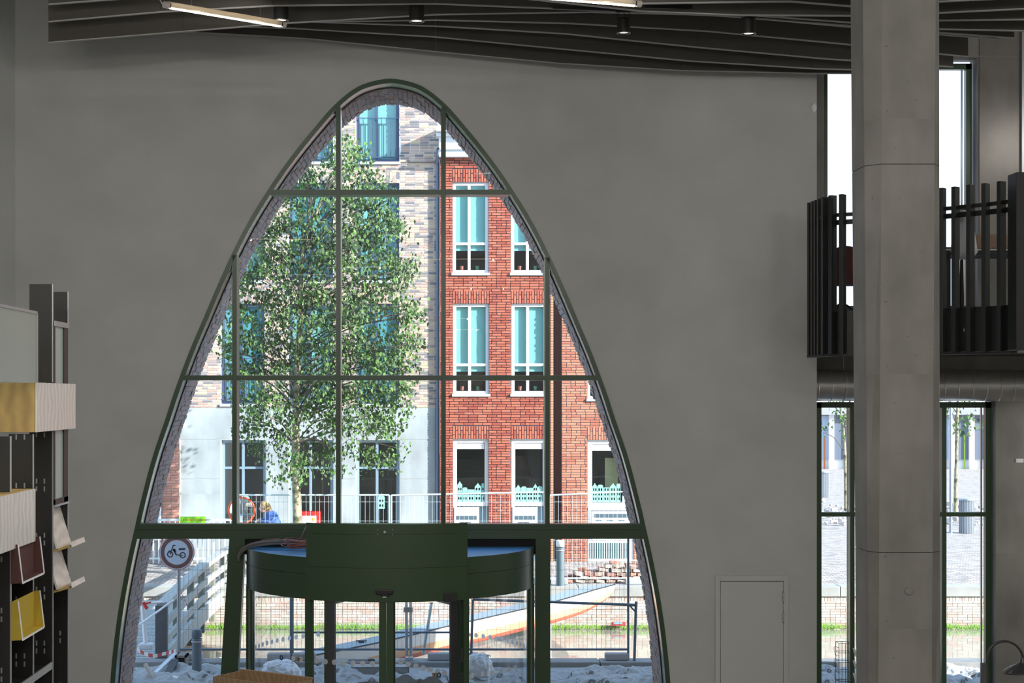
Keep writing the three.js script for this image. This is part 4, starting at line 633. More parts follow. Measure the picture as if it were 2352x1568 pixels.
// ================= ground, canal, quays =================
const ZQ = 36, yCop = Y(1346, ZQ), yCopB = Y(1369, ZQ), yWat = Y(1445, ZQ), zQ = D - ZQ, XA = -14, XB = 26;
const ZN = 28.07, ZN2 = 28.5, yN = 0.45;
{
  const s = struct('street', 'sunlit pale brick paved street in front of the houses'); const g = new THREE.PlaneGeometry(XB + 30 - XA, 60, 1, 1); g.rotateX(-Math.PI / 2);
  const p = new THREE.BufferGeometry(); const q = (x, y, z) => [x, y, z]; const A = q(XA, yCop - 0.01, zQ - 0.3), B = q(XB + 30, yCop - 0.01, zQ - 0.3), C = q(XB + 30, 1.0, D - 39.2), E = q(XA, 1.0, D - 39.2), G = q(XB + 60, 1.0, D - 110), H = q(XA, 1.0, D - 110);
  p.setAttribute('position', new THREE.Float32BufferAttribute([...A, ...B, ...C, ...A, ...C, ...E, ...E, ...C, ...G, ...E, ...G, ...H], 3)); p.computeVertexNormals(); mesh('paving', uvMetres(p), M([0.8, 0.78, 0.76], 0.9, { map: tPave }), s);
  const w = struct('canal_water', 'still green canal water mirroring the quay', 'structure'); mesh('water_surface', uvMetres(new THREE.BoxGeometry(XB - XA, 0.2, ZQ - ZN2 + 0.1).translate((XA + XB) / 2, yWat - 0.1, (zQ + D - ZN2) / 2)), M([0.5, 0.48, 0.4], 0.05, { metalness: 0.5, ior: 1.33, bumpMap: tWave, bumpScale: 0.006 }), w);
  // far quay: brick wall with coping, rowlock course and a grassy foot
  const k = struct('quay_wall', 'old brick quay wall with stone coping across the water');
  mesh('wall_core', bx(XA, yWat - 0.5, zQ - 0.4, XB, yCopB, zQ - 0.012), M([0.62, 0.57, 0.5], 0.95), k);
  const cols = [[0.56, 0.53, 0.47], [0.6, 0.57, 0.5], [0.5, 0.46, 0.41], [0.55, 0.4, 0.34]], ex = []; for (let x = X(250, ZQ); x < X(2330, ZQ); x += 0.068) ex.push([x + 0.005, x + 0.062, yCopB - 0.12, yCopB - 0.012, Math.floor(R() * 4)]);
  brickwork(k, X(250, ZQ), X(2330, ZQ), yWat + 0.02, yCopB - 0.125, zQ, [], cols, 0.95, { course: 0.06, extra: ex, near: [X(1100, ZQ), 0.3], headers: 0.3 });
  for (let x = XA; x < XB; x += 1.9) mesh('coping_stone', bx(x + 0.006, yCopB, zQ - 0.45, x + 1.894, yCop + 0.0, zQ + 0.05, 0.012), M([0.66, 0.7, 0.7], 0.85, { map: tConcrete }), k);
  const gr = struct('grass_strip', 'green grass tufts growing along the foot of the quay wall', 'stuff', 'grass'); const blades = []; for (let i = 0; i < 5200; i++) { const x = rr(X(300, ZQ), X(2330, ZQ)), h = rr(0.03, 0.13) * (0.6 + 0.6 * vnoise(x * 2 + 200, 1, 999, 5)), a = rr(-0.03, 0.03), b = new THREE.BufferGeometry(), z = zQ + rr(0.005, 0.09), y = yWat + rr(0.0, 0.07); b.setAttribute('position', new THREE.Float32BufferAttribute([x - 0.008, y, z, x + 0.008, y, z, x + a, y + h, z + 0.02], 3)); b.setAttribute('normal', new THREE.Float32BufferAttribute([0, 0.5, 0.86, 0, 0.5, 0.86, 0, 0.5, 0.86], 3)); const c = R(); tint(b, [0.1 + 0.1 * c, 0.22 + 0.2 * c, 0.03]); blades.push(b); }
  const m = M([1, 1, 1], 0.8); m.vertexColors = true; mesh('grass_blades', mergeGeometries(blades), m, gr);
  // near bank
  const n = struct('near_quay', 'grey concrete edge of the near bank'); mesh('quay_face', bx(XA, yWat - 0.5, D - ZN2 + 0.02, XB, 0.1, D - ZN), mConcrete, n); for (let x = XA; x < XB; x += 2.4) mesh('coping_stone', bx(x + 0.006, 0.1, D - ZN2, x + 2.394, yN, D - ZN, 0.02), M([0.5, 0.53, 0.55], 0.85, { map: tConcrete }), n);
  const sa = struct('sand_ground', 'grey trampled sand outside the arch', 'stuff', 'sand'); const nx = 620, nz = 100, ga = new THREE.PlaneGeometry(17.5, 2.71, nx, nz); ga.rotateX(-Math.PI / 2); ga.translate(1.25, 0, D - ZN + 2.71 / 2);
  const ps = ga.attributes.position; for (let i = 0; i < ps.count; i++) { const x = ps.getX(i), z = ps.getZ(i), e = Math.min(1, (z - (D - ZN)) / 0.5), e2 = Math.min(1, (D - 25.36 - z) / 0.3), dr = Math.hypot(x + 0.646, z + 0.1); ps.setY(i, dr < 2.25 ? -0.02 : 0.33 + 0.03 * e2 + Math.max(0, Math.min(e, e2)) * (0.36 * (fbm((x + 20) / 16, (z + 20) / 16, 14, 7, 4) - 0.42) + 0.3 * (fbm((x + 20) / 16, (z + 20) / 16, 60, 17, 5) - 0.5))); } ga.computeVertexNormals();
  mesh('sand_surface', uvMetres(ga), M([0.36, 0.37, 0.37], 0.95, { bumpMap: tSand, bumpScale: 0.03 }), sa); mesh('sand_bed', bx(XA, -0.4, D - ZN, XB, -0.1, D - 25.4), M([0.46, 0.47, 0.47], 0.95), sa);
}
// ================= fences =================
function fence(name, label, x0, x1, y0, y1, z, m, o = {}) {
  const g = thing(name, label, 'fence', o.group), r = o.r ?? 0.02, rails = o.rails ?? [];
  mesh('top_rail', bar(V(x0, y1, z), V(x1, y1 + (o.slope ?? 0), z), r), m, g); mesh('bottom_rail', bar(V(x0, y0, z), V(x1, y0, z), r), m, g);
  for (const [x, s] of [[x0, 0], [x1, 1]]) { mesh('post', bar(V(x, o.foot ?? y0, z), V(x, y1 + s * (o.slope ?? 0), z), r), m, g); mesh('foot_block', bx(x + (s ? -0.4 : 0), (o.foot ?? y0), z - 0.09, x + (s ? 0 : 0.4), (o.foot ?? y0) + 0.12, z + 0.09, 0.02), M([0.4, 0.41, 0.42], 0.9), g); }
  for (const y of rails) mesh('middle_rail', bar(V(x0, y, z), V(x1, y, z), r * 0.9), m, g);
  const wires = []; for (let x = x0 + o.dx; x < x1; x += o.dx) wires.push(bar(V(x, y0, z), V(x, y1, z), o.wr, o.wr, 4)); for (let y = y0 + o.dy; y < y1; y += o.dy) wires.push(bar(V(x0, y, z + 0.004), V(x1, y, z + 0.004), o.wr, o.wr, 4)); mesh('wire_mesh', wires, m, g);
  return g;
}
{
  const mF = M([0.6, 0.74, 0.76], 0.4, { metalness: 0.3 }), Z = 36.4, z = D - Z, y0 = yCop + 0.13;
  for (const [a, b, t, s, l] of [[536, 894, 1136.5, 0, 'pale mesh site fence on the far quay in front of the tree trunk'], [899, 1256, 1137, 0.07, 'pale mesh site fence on the far quay in front of the red house'], [1262, 1478, 1137, 0.1, 'pale mesh site fence on the far quay at the right end']]) fence('site_fence', l, X(a, Z), X(b, Z), y0, Y(t, Z), z, mF, { group: 'site fences along the far quay', dx: 0.1, dy: 0.42, wr: 0.0028, slope: s, foot: yCop, r: 0.019 });
  const mN = M([0.12, 0.17, 0.22], 0.4, { metalness: 0.4 }), Zn = 28.3, zn = D - Zn;
  for (const [a, b, l, r] of [[412, 668, 'dark mesh site fence on the near bank beside the round road sign', []], [672, 1036, 'dark mesh site fence on the near bank behind the revolving door', [Y(1452, Zn)]], [1046, 1443, 'dark mesh site fence on the near bank right of the revolving door', []]]) fence('site_fence', l, X(a, Zn), X(b, Zn), Y(1491, Zn), 2.62, zn, mN, { group: 'site fences along the near bank', dx: 0.078, dy: 0.34, wr: 0.0022, foot: yN, r: 0.02, rails: r });
  const h = thing('guard_rail', 'blue grey steel barrier leaning on the fence at the right', 'barrier'); const Zb = 28.2, P = (x, y) => W(x, y, Zb); mesh('top_rail', bar(P(1086, 1376), P(1461, 1389), 0.024), mN, h); mesh('post', bar(P(1461, 1381), P(1457, 1520).setY(yN), 0.024), mN, h); mesh('post', bar(P(1086, 1376), P(1082, 1520).setY(yN), 0.022), mN, h); mesh('brace', bar(P(1446, 1390), P(1458, 1403), 0.014), mN, h);
}
// ================= tree =================
const leafG = (() => { const s = new THREE.Shape(), L = [[0, -0.55], [0.12, -0.36], [0.38, -0.4], [0.26, -0.12], [0.44, 0.14], [0.2, 0.16], [0.06, 0.6], [-0.12, 0.3], [-0.36, 0.3], [-0.24, 0.02], [-0.42, -0.22], [-0.16, -0.3]]; s.moveTo(...L[0]); L.slice(1).forEach((p) => s.lineTo(...p)); const g = new THREE.ShapeGeometry(s), p = g.attributes.position; for (let i = 0; i < p.count; i++) p.setZ(i, -0.35 * Math.abs(p.getX(i)) * Math.abs(p.getX(i)) - 0.12 * p.getY(i) * p.getY(i)); g.computeVertexNormals(); return g; })();
function tree(label, Z, base, yFoot, trunkPx, crown, nClusters, perCluster, leafSize, nOwn, depth) {
  const g = thing('tree', label, 'tree'), z = D - Z, mB = M([0.5, 0.48, 0.42], 0.9, { map: tBark });
  const pts = trunkPx.map(([x, y]) => V(X(x, Z), Y(y, Z), z)); pts[0].y = yFoot; const cur = new THREE.CatmullRomCurve3(pts), n = 40, fr = [], r0 = base;
  const tg = new THREE.TubeGeometry(cur, n, 1, 12), pp = tg.attributes.position; for (let i = 0; i <= n; i++) { const c = cur.getPointAt(i / n), r = r0 * (1 - 0.8 * Math.pow(i / n, 1.5)); for (let j = 0; j <= 12; j++) { const k = i * 13 + j; pp.setXYZ(k, c.x + (pp.getX(k) - c.x) * r, c.y + (pp.getY(k) - c.y) * r, c.z + (pp.getZ(k) - c.z) * r); } } uvMetres(tg); mesh('trunk', tg, mB, g);
  const inCrown = (px, py) => { for (let i = 0; i + 1 < crown.length; i++) { const [y, a, b] = crown[i], [y2, a2, b2] = crown[i + 1]; if (py >= y && py <= y2) { const t = (py - y) / (y2 - y); return [a + (a2 - a) * t, b + (b2 - b) * t]; } } return null; };
  const yA = crown[0][0], yB = crown[crown.length - 1][0], cl = []; let guard = 0;
  while (cl.length < nClusters && guard++ < 20000) { const py = rr(yA, yB), e = inCrown(0, py), wMax = Math.max(...crown.map((c) => c[2] - c[1])); if (R() > (e[1] - e[0]) / wMax) continue; const dens = e ? (py > crown[crown.length - 3][0] ? 0.45 : 1) : 0; if (R() > dens) continue; const px = rr(e[0], e[1]), t = (px - (e[0] + e[1]) / 2) / Math.max(1, (e[1] - e[0]) / 2); cl.push(V(X(px, Z), Y(py, Z), z + rr(-1, 1) * depth * Math.sqrt(Math.max(0.05, 1 - t * t)))); }
  const tw = []; cl.forEach((c, i) => { if (i % 4) return; const s = cur.getPointAt(Math.min(0.97, Math.max(0.32, (c.y - pts[0].y - 0.5) / (pts[pts.length - 1].y - pts[0].y) * 0.92))); const mid = s.clone().lerp(c, 0.55).add(V(0, 0.15, 0)); tw.push(i % 8 === 0 ? tube([s, mid, c], 0.017, 10, 5) : tube([s.clone().lerp(c, 0.45), mid, c], 0.005, 6, 4)); }); mesh('branches', tw, M([0.12, 0.11, 0.09], 0.9), g);
  const mats = [[0.055, 0.11, 0.03], [0.07, 0.19, 0.02], [0.042, 0.08, 0.035], [0.11, 0.22, 0.045]].map((c) => M(c, 0.75, { transmission: 0.25, thickness: 0 }));
  const im = [0, 0, 0, 0].map(() => []), o = new THREE.Object3D(); let own = 0;
  cl.forEach((c, ci) => { for (let k = 0; k < perCluster; k++) { o.position.set(c.x + (R() + R() - 1) * 0.33, c.y + (R() + R() - 1) * 0.26, c.z + (R() + R() - 1) * 0.33); o.rotation.set(rr(-1.5, 0.3), rr(-3.1, 3.1), rr(-0.8, 0.8) + Math.PI); const s = leafSize * rr(0.6, 1.15); o.scale.set(s, s, s); o.updateMatrix(); const mi = Math.floor(R() * 4); if (own < nOwn && k < 1 && o.position.z > z) { const m = mesh(own ? 'leaf_' + String(own).padStart(3, '0') : 'leaf', leafG, mats[mi], g); m.position.copy(o.position); m.rotation.copy(o.rotation); m.scale.copy(o.scale); own++; } else im[mi].push(o.matrix.clone()); } });
  im.forEach((l, i) => { const q = new THREE.InstancedMesh(leafG, mats[i], l.length); l.forEach((mm, k) => q.setMatrixAt(k, mm)); q.name = 'foliage'; q.castShadow = q.receiveShadow = true; q.userData.kind = 'stuff'; g.add(q); });
}
tree('tall leafy plane tree with pale flaking bark behind the arched window', 36.2, 0.1, yCop, [[683, 1300], [682, 1180], [679, 1050], [680, 940], [684, 840], [690, 720], [700, 560], [760, 420], [800, 350]],
  [[325, 785, 815], [370, 725, 850], [420, 670, 880], [500, 615, 915], [600, 560, 955], [700, 525, 960], [800, 510, 965], [880, 540, 945], [950, 525, 930], [1000, 560, 925], [1060, 610, 915], [1110, 640, 700]], 760, 30, 0.098, 300, 1.05);
tree('slender street tree seen through the right lower window', 52, 0.07, 1.0, [[2195, 1200], [2196, 1100], [2198, 1000], [2200, 900], [2203, 830]], [[800, 2180, 2215], [860, 2140, 2260], [930, 2120, 2290], [1000, 2150, 2280], [1030, 2170, 2230]], 70, 10, 0.13, 0, 1.2);
tree('slender street tree seen through the lower window left of the column', 56, 0.07, 1.0, [[1943, 1200], [1942, 1080], [1938, 1000], [1930, 930], [1928, 860]], [[820, 1900, 1950], [900, 1860, 1975], [960, 1870, 1960], [1000, 1890, 1945]], 45, 9, 0.13, 0, 1.1);
// ================= things on the banks =================
{ // round road sign with a moped
  const Z = 28.1, z = D - Z, c = W(406, 1268, Z), r = 0.295, g = thing('road_sign', 'round road sign with a moped in a reddish brown ring on a thin post', 'sign');
  mesh('disc', new THREE.CylinderGeometry(r, r, 0.012, 48).rotateX(Math.PI / 2).translate(c.x, c.y, c.z), M([0.5, 0.6, 0.75], 0.5), g);
  mesh('ring', new THREE.RingGeometry(r * 0.71, r * 0.93, 48).translate(c.x, c.y, c.z + 0.0075), M([0.16, 0.075, 0.07], 0.5), g);
  mesh('rim', new THREE.TorusGeometry(r, 0.008, 8, 48).translate(c.x, c.y, c.z), M([0.5, 0.2, 0.18], 0.4), g);
  const m = M([0.02, 0.03, 0.045], 0.6), zz = c.z + 0.009, q = (x, y) => V(c.x + x * r, c.y + y * r, zz), ln = (a, b, w) => beam(q(...a), q(...b), 0.002, w * r);
  mesh('moped_symbol', [new THREE.RingGeometry(0.12 * r, 0.18 * r, 24).translate(c.x - 0.38 * r, c.y - 0.12 * r, zz), new THREE.RingGeometry(0.12 * r, 0.18 * r, 24).translate(c.x + 0.34 * r, c.y - 0.16 * r, zz), beam(q(-0.38, -0.12), q(-0.2, 0.4), 0.004, 0.05 * r), beam(q(-0.22, 0.4), q(-0.08, 0.4), 0.004, 0.05 * r), beam(q(-0.2, 0.2), q(-0.04, -0.12), 0.004, 0.08 * r), beam(q(-0.06, -0.14), q(0.34, -0.17), 0.004, 0.05 * r), beam(q(0.12, 0.18), q(0.48, 0.2), 0.004, 0.1 * r), beam(q(-0.17, 0.18), q(-0.08, 0.02), 0.004, 0.14 * r), beam(q(-0.48, 0.06), q(-0.34, 0.1), 0.004, 0.04 * r)], m, g);
  mesh('post', bar(V(c.x + 0.02, 0.3, z - 0.03), V(c.x + 0.02, c.y + 0.2, z - 0.03), 0.024, 0.024, 12), mGalv, g);
}
{ // wooden footbridge over the canal
  const g = thing('wooden_footbridge', 'pale weathered wooden footbridge with sloping handrail', 'bridge'), m = M([0.42, 0.47, 0.5], 0.8, { map: tWood }), mp = M([0.22, 0.24, 0.21], 0.85, { map: tWood });
  const x = -4.72, rail = (Z) => 1.35 + 0.16 * Math.sin(Math.PI * Math.min(1, Math.max(0, (Z - 28.6) / 12))), deck = (Z) => rail(Z) - 0.98, zs = []; for (let Z = 28.6; Z <= 38.01; Z += 0.94) zs.push(Z);
  for (const [off, w, h, name] of [[0, 0.2, 0.09, 'handrail'], [-0.33, 0.05, 0.13, 'side_rail'], [-0.62, 0.05, 0.13, 'side_rail'], [-0.95, 0.08, 0.3, 'stringer']]) for (const xx of [x, x - 2.4]) { const b = []; for (let i = 0; i + 1 < zs.length; i++) b.push(beam(V(xx + (w < 0.1 ? 0.05 : 0), rail(zs[i]) + off, D - zs[i]), V(xx + (w < 0.1 ? 0.05 : 0), rail(zs[i + 1]) + off, D - zs[i + 1] - 0.005), w, h)); mesh(name, b, m, g); }
  for (const Z of [28.75, 30.2, 31.9, 33.4, 35, 36.6, 38]) for (const xx of [x, x - 2.4]) mesh('post', bx(xx - 0.06, rail(Z) - 1.32, D - Z - 0.07, xx + 0.06, rail(Z) - 0.045, D - Z + 0.07, 0.006), mp, g);
  for (let Z = 27.2; Z < 38; Z += 0.155) { const y = Z < 28.6 ? deck(28.6) : deck(Z); mesh('deck_board', bx(x - 2.4, y - 0.04, D - Z - 0.14, x + 0.02, y, D - Z, 0.004), m, g); }
  mesh('end_post', bx(x - 0.1, 0.3, D - 28.6, x + 0.1, 1.36, D - 28.45, 0.008), M([0.1, 0.105, 0.11], 0.85), g);
}
{ // white railing, green notice
  const Z = 39.0, z = D - Z, m = M([0.72, 0.8, 0.8], 0.5), g = thing('street_railing', 'white steel railing in front of the houses at the left', 'railing'), x0 = X(300, Z), x1 = X(532, Z), y1 = Y(1194, Z);
  mesh('top_rail', bx(x0, y1 - 0.02, z - 0.02, x1, y1 + 0.03, z + 0.02), m, g); mesh('bottom_rail', bx(x0, 1.1, z - 0.015, x1, 1.14, z + 0.015), m, g); for (let x = x0; x < x1; x += 0.13) mesh('baluster', bx(x, 1.0, z - 0.012, x + 0.03, y1, z + 0.012), m, g);
  const cv = document.createElement('canvas'); cv.width = 512; cv.height = 160; const cx = cv.getContext('2d'); cx.fillStyle = '#86d81c'; cx.fillRect(0, 0, 512, 160); cx.fillStyle = '#a8501c'; cx.font = 'bold 50px sans-serif'; cx.fillText('De markt blijft open!', 14, 62); const t = new THREE.CanvasTexture(cv); t.colorSpace = THREE.SRGBColorSpace;
  const s = thing('green_notice', 'bright green notice hung on the white railing, with an open market message', 'notice'), a = W(414, 1186, Z - 0.06), b = W(472, 1212, Z - 0.06); const p = new THREE.PlaneGeometry(b.x - a.x, a.y - b.y).translate((a.x + b.x) / 2, (a.y + b.y) / 2, a.z + 0.006); mesh('printed_face', p, new THREE.MeshStandardMaterial({ map: t, roughness: 0.5, side: THREE.DoubleSide }), s); mesh('board', bx(a.x, b.y, a.z - 0.006, b.x, a.y, a.z + 0.004, 0.004), M([0.25, 0.62, 0.02], 0.5), s);
}
{ // traffic mirror
  const Z = 36.9, c = W(555, 1172, Z), r = 0.28, g = thing('traffic_mirror', 'round convex traffic mirror with an orange rim', 'mirror');
  const prof = []; for (let i = 0; i <= 12; i++) { const a = i / 12 * 0.6; prof.push(new THREE.Vector2(Math.sin(a) / Math.sin(0.6) * r, (Math.cos(a) - Math.cos(0.6)) * r * 0.6)); } mesh('mirror_glass', new THREE.LatheGeometry(prof, 40).rotateX(Math.PI / 2).translate(c.x, c.y, c.z), M([0.8, 0.86, 0.86], 0.04, { metalness: 1 }), g);
  mesh('rim', new THREE.TorusGeometry(r + 0.01, 0.022, 10, 48).translate(c.x, c.y, c.z), M([0.8, 0.12, 0.04], 0.4), g); mesh('back_shell', new THREE.CylinderGeometry(r, r * 0.8, 0.06, 32).rotateX(Math.PI / 2).translate(c.x, c.y, c.z - 0.035), M([0.3, 0.3, 0.3], 0.6), g); mesh('post', bar(V(c.x, 0.95, c.z - 0.09), V(c.x, c.y + 0.32, c.z - 0.09), 0.03), mGalv, g);
}
{ // red notice board
  const Z = 36.8, a = W(689, 1173, Z), b = W(737, 1232, Z), g = thing('red_notice_board', 'red notice board with a white sheet on a stake right of the tree trunk', 'notice board'); mesh('board', bx(a.x, b.y, a.z - 0.02, b.x, a.y, a.z, 0.003), mRed, g); mesh('sheet', bx(a.x + 0.05, b.y + 0.05, a.z, b.x - 0.1, a.y - 0.11, a.z + 0.004), mWhite, g); mesh('sheet_frame', [bx(a.x + 0.03, a.y - 0.11, a.z, b.x - 0.08, a.y - 0.1, a.z + 0.008)], mGalv, g);
  mesh('emblem', [new THREE.CylinderGeometry(0.035, 0.035, 0.002, 16).rotateX(Math.PI / 2).translate(b.x - 0.17, a.y - 0.19, a.z + 0.006)], M([0.7, 0.45, 0.05], 0.6), g); mesh('stake', bx((a.x + b.x) / 2 - 0.02, 0.9, a.z - 0.05, (a.x + b.x) / 2 + 0.02, b.y + 0.1, a.z - 0.021), mGalv, g);
}
{ // bollards
  const bol = (px, y0, Z, r, yF, label, c, capC) => { const g = thing('bollard', label, 'bollard'), p = W(px, y0, Z), h = p.y - yF; mesh('shaft', new THREE.LatheGeometry([[0, h * 0.84], [r, h * 0.84], [r, h * 0.8], [r * 0.95, h * 0.79], [r * 0.95, 0], [0, 0]].map((q) => new THREE.Vector2(...q)), 20).translate(p.x, yF, p.z), M(c, 0.6), g); mesh('cap', new THREE.LatheGeometry([[0, h], [r * 0.8, h], [r, h - 0.015], [r, h * 0.86], [0, h * 0.86]].map((q) => new THREE.Vector2(...q)), 20).translate(p.x, yF, p.z), M(capC, 0.5), g); mesh('ring', new THREE.TorusGeometry(r * 1.0, 0.012, 8, 24).rotateX(Math.PI / 2).translate(p.x, yF + h * 0.78, p.z), M([0.5, 0.42, 0.42], 0.5), g); };
  bol(452, 1444, 27.2, 0.083, 0.2, 'grey bollard in the sand below the footbridge', [0.13, 0.17, 0.2], [0.13, 0.18, 0.22]);
  bol(1287, 1240, 36.12, 0.092, yCop - 0.01, 'dark bollard with a white cap beside the brick heap', [0.1, 0.16, 0.18], [0.8, 0.84, 0.84]);
}
{ // long hull across the canal
  const g = thing('long_hull', 'long white and orange rounded hull with a grey deck lying across the canal', 'boat'); const pts = [[560, 1530, 29.4], [700, 1502, 29.9], [860, 1470, 30.8], [1000, 1437, 31.8], [1130, 1408, 33], [1260, 1377, 34.3], [1350, 1352, 35.2], [1408, 1342, 35.5]].map((q) => W(...q)), cur = new THREE.CatmullRomCurve3(pts), n = 70, K = 16;
  // section from the far deck edge over the flat deck to the near edge, then down round the hull
  const taper = (t) => (t > 0.88 ? Math.sqrt(Math.max(0.03, 1 - Math.pow((t - 0.88) / 0.125, 2))) : 1);
  const P = (i, k) => { const t = i / n, c = cur.getPointAt(t), tg = cur.getTangentAt(t), side = V(-tg.z, 0, tg.x).normalize(), w = taper(t), a = Math.PI * k / K; if (side.z < 0) side.negate(); return c.clone().addScaledVector(side, Math.cos(a) * 0.27 * w).add(V(0, -Math.pow(Math.sin(a), 0.8) * 0.5 * w, 0)); };
  const band = (k0, k1, name, m) => { const pos = [], idx = []; for (let i = 0; i <= n; i++) for (let k = k0; k <= k1; k++) pos.push(...P(i, k).toArray()); const w = k1 - k0 + 1; for (let i = 0; i < n; i++) for (let k = 0; k < w - 1; k++) { const a = i * w + k, b = a + w; idx.push(a, b, b + 1, a, b + 1, a + 1); } const q = new THREE.BufferGeometry(); q.setAttribute('position', new THREE.Float32BufferAttribute(pos, 3)); q.setIndex(idx); q.computeVertexNormals(); return mesh(name, q, m, g); };
  band(0, 2, 'topside', M([0.8, 0.72, 0.66], 0.45)); band(2, 4, 'orange_stripe', M([0.78, 0.42, 0.22], 0.45)); band(4, 16, 'underside', M([0.66, 0.14, 0.08], 0.45));
  const dp = []; for (let i = 0; i < n; i++) { const a = P(i, 0), b = P(i + 1, 0), c = P(i + 1, K), d = P(i, K); for (const v of [a, b, c, a, c, d]) dp.push(v.x, v.y + 0.004, v.z); } const dg = new THREE.BufferGeometry(); dg.setAttribute('position', new THREE.Float32BufferAttribute(dp, 3)); dg.computeVertexNormals(); mesh('deck', dg, M([0.3, 0.38, 0.42], 0.6), g);
  mesh('rubbing_strip', tube(Array.from({ length: 36 }, (_, i) => P(i * 2, 0).add(V(0, 0.008, 0))), 0.014, 120, 6), mBlack, g);
  for (const t of [0.25, 0.5]) { const c = cur.getPointAt(t); mesh('cleat', [bx(c.x - 0.05, c.y, c.z - 0.02, c.x + 0.05, c.y + 0.03, c.z + 0.02), bx(c.x - 0.1, c.y + 0.03, c.z - 0.015, c.x + 0.1, c.y + 0.05, c.z + 0.015)], mSteelDark, g); }
  for (const t of [0.2, 0.8]) { const c = cur.getPointAt(t); mesh('support_leg', bar(V(c.x, yWat - 0.3, c.z), V(c.x, c.y - 0.4, c.z), 0.06), mGalv, g); }
}
{ // heap of loose bricks on the far quay
  const Z = 36.75, cz = D - Z, bg = new THREE.BoxGeometry(0.195, 0.065, 0.1), ms = [[0.5, 0.24, 0.17], [0.58, 0.4, 0.32], [0.42, 0.2, 0.16], [0.6, 0.5, 0.42]].map((c) => M(c, 0.95, { map: tBrick }));
  for (let k = 0; k < 6; k++) for (let i = 0; i < 8; i++) for (let j = 0; j < 5; j++) {
    const x = X(1292, Z) + 0.12 + i * 0.235 + (k % 2) * 0.1 + rr(-0.02, 0.02), d = (j - 2) * 0.155 + rr(-0.015, 0.015), top = Math.min(0.48, 0.13 + 0.38 * Math.pow(i / 7, 0.8) + (i % 3 === 1 ? 0.08 : 0)) * (1 - Math.abs(j - 2) * 0.12);
    if (k * 0.078 + 0.04 > top) continue;
    const m = tagMesh('loose_brick', bg, ms[Math.floor(R() * 4)], 'reddish loose brick lying in the heap on the far quay', 'brick', 'heap of loose bricks'); m.position.set(x, yCop + 0.045 + k * 0.078, cz + d - 0.16); m.rotation.set(rr(-0.12, 0.12), rr(-0.3, 0.3), rr(-0.16, 0.16));
  }
}
function tagMesh(name, geo, mat, label, category, group) { const m = new THREE.Mesh(geo, mat); m.name = numbered(name); m.castShadow = m.receiveShadow = true; m.userData = { label, category }; if (group) m.userData.group = group; scene.add(m); return m; }
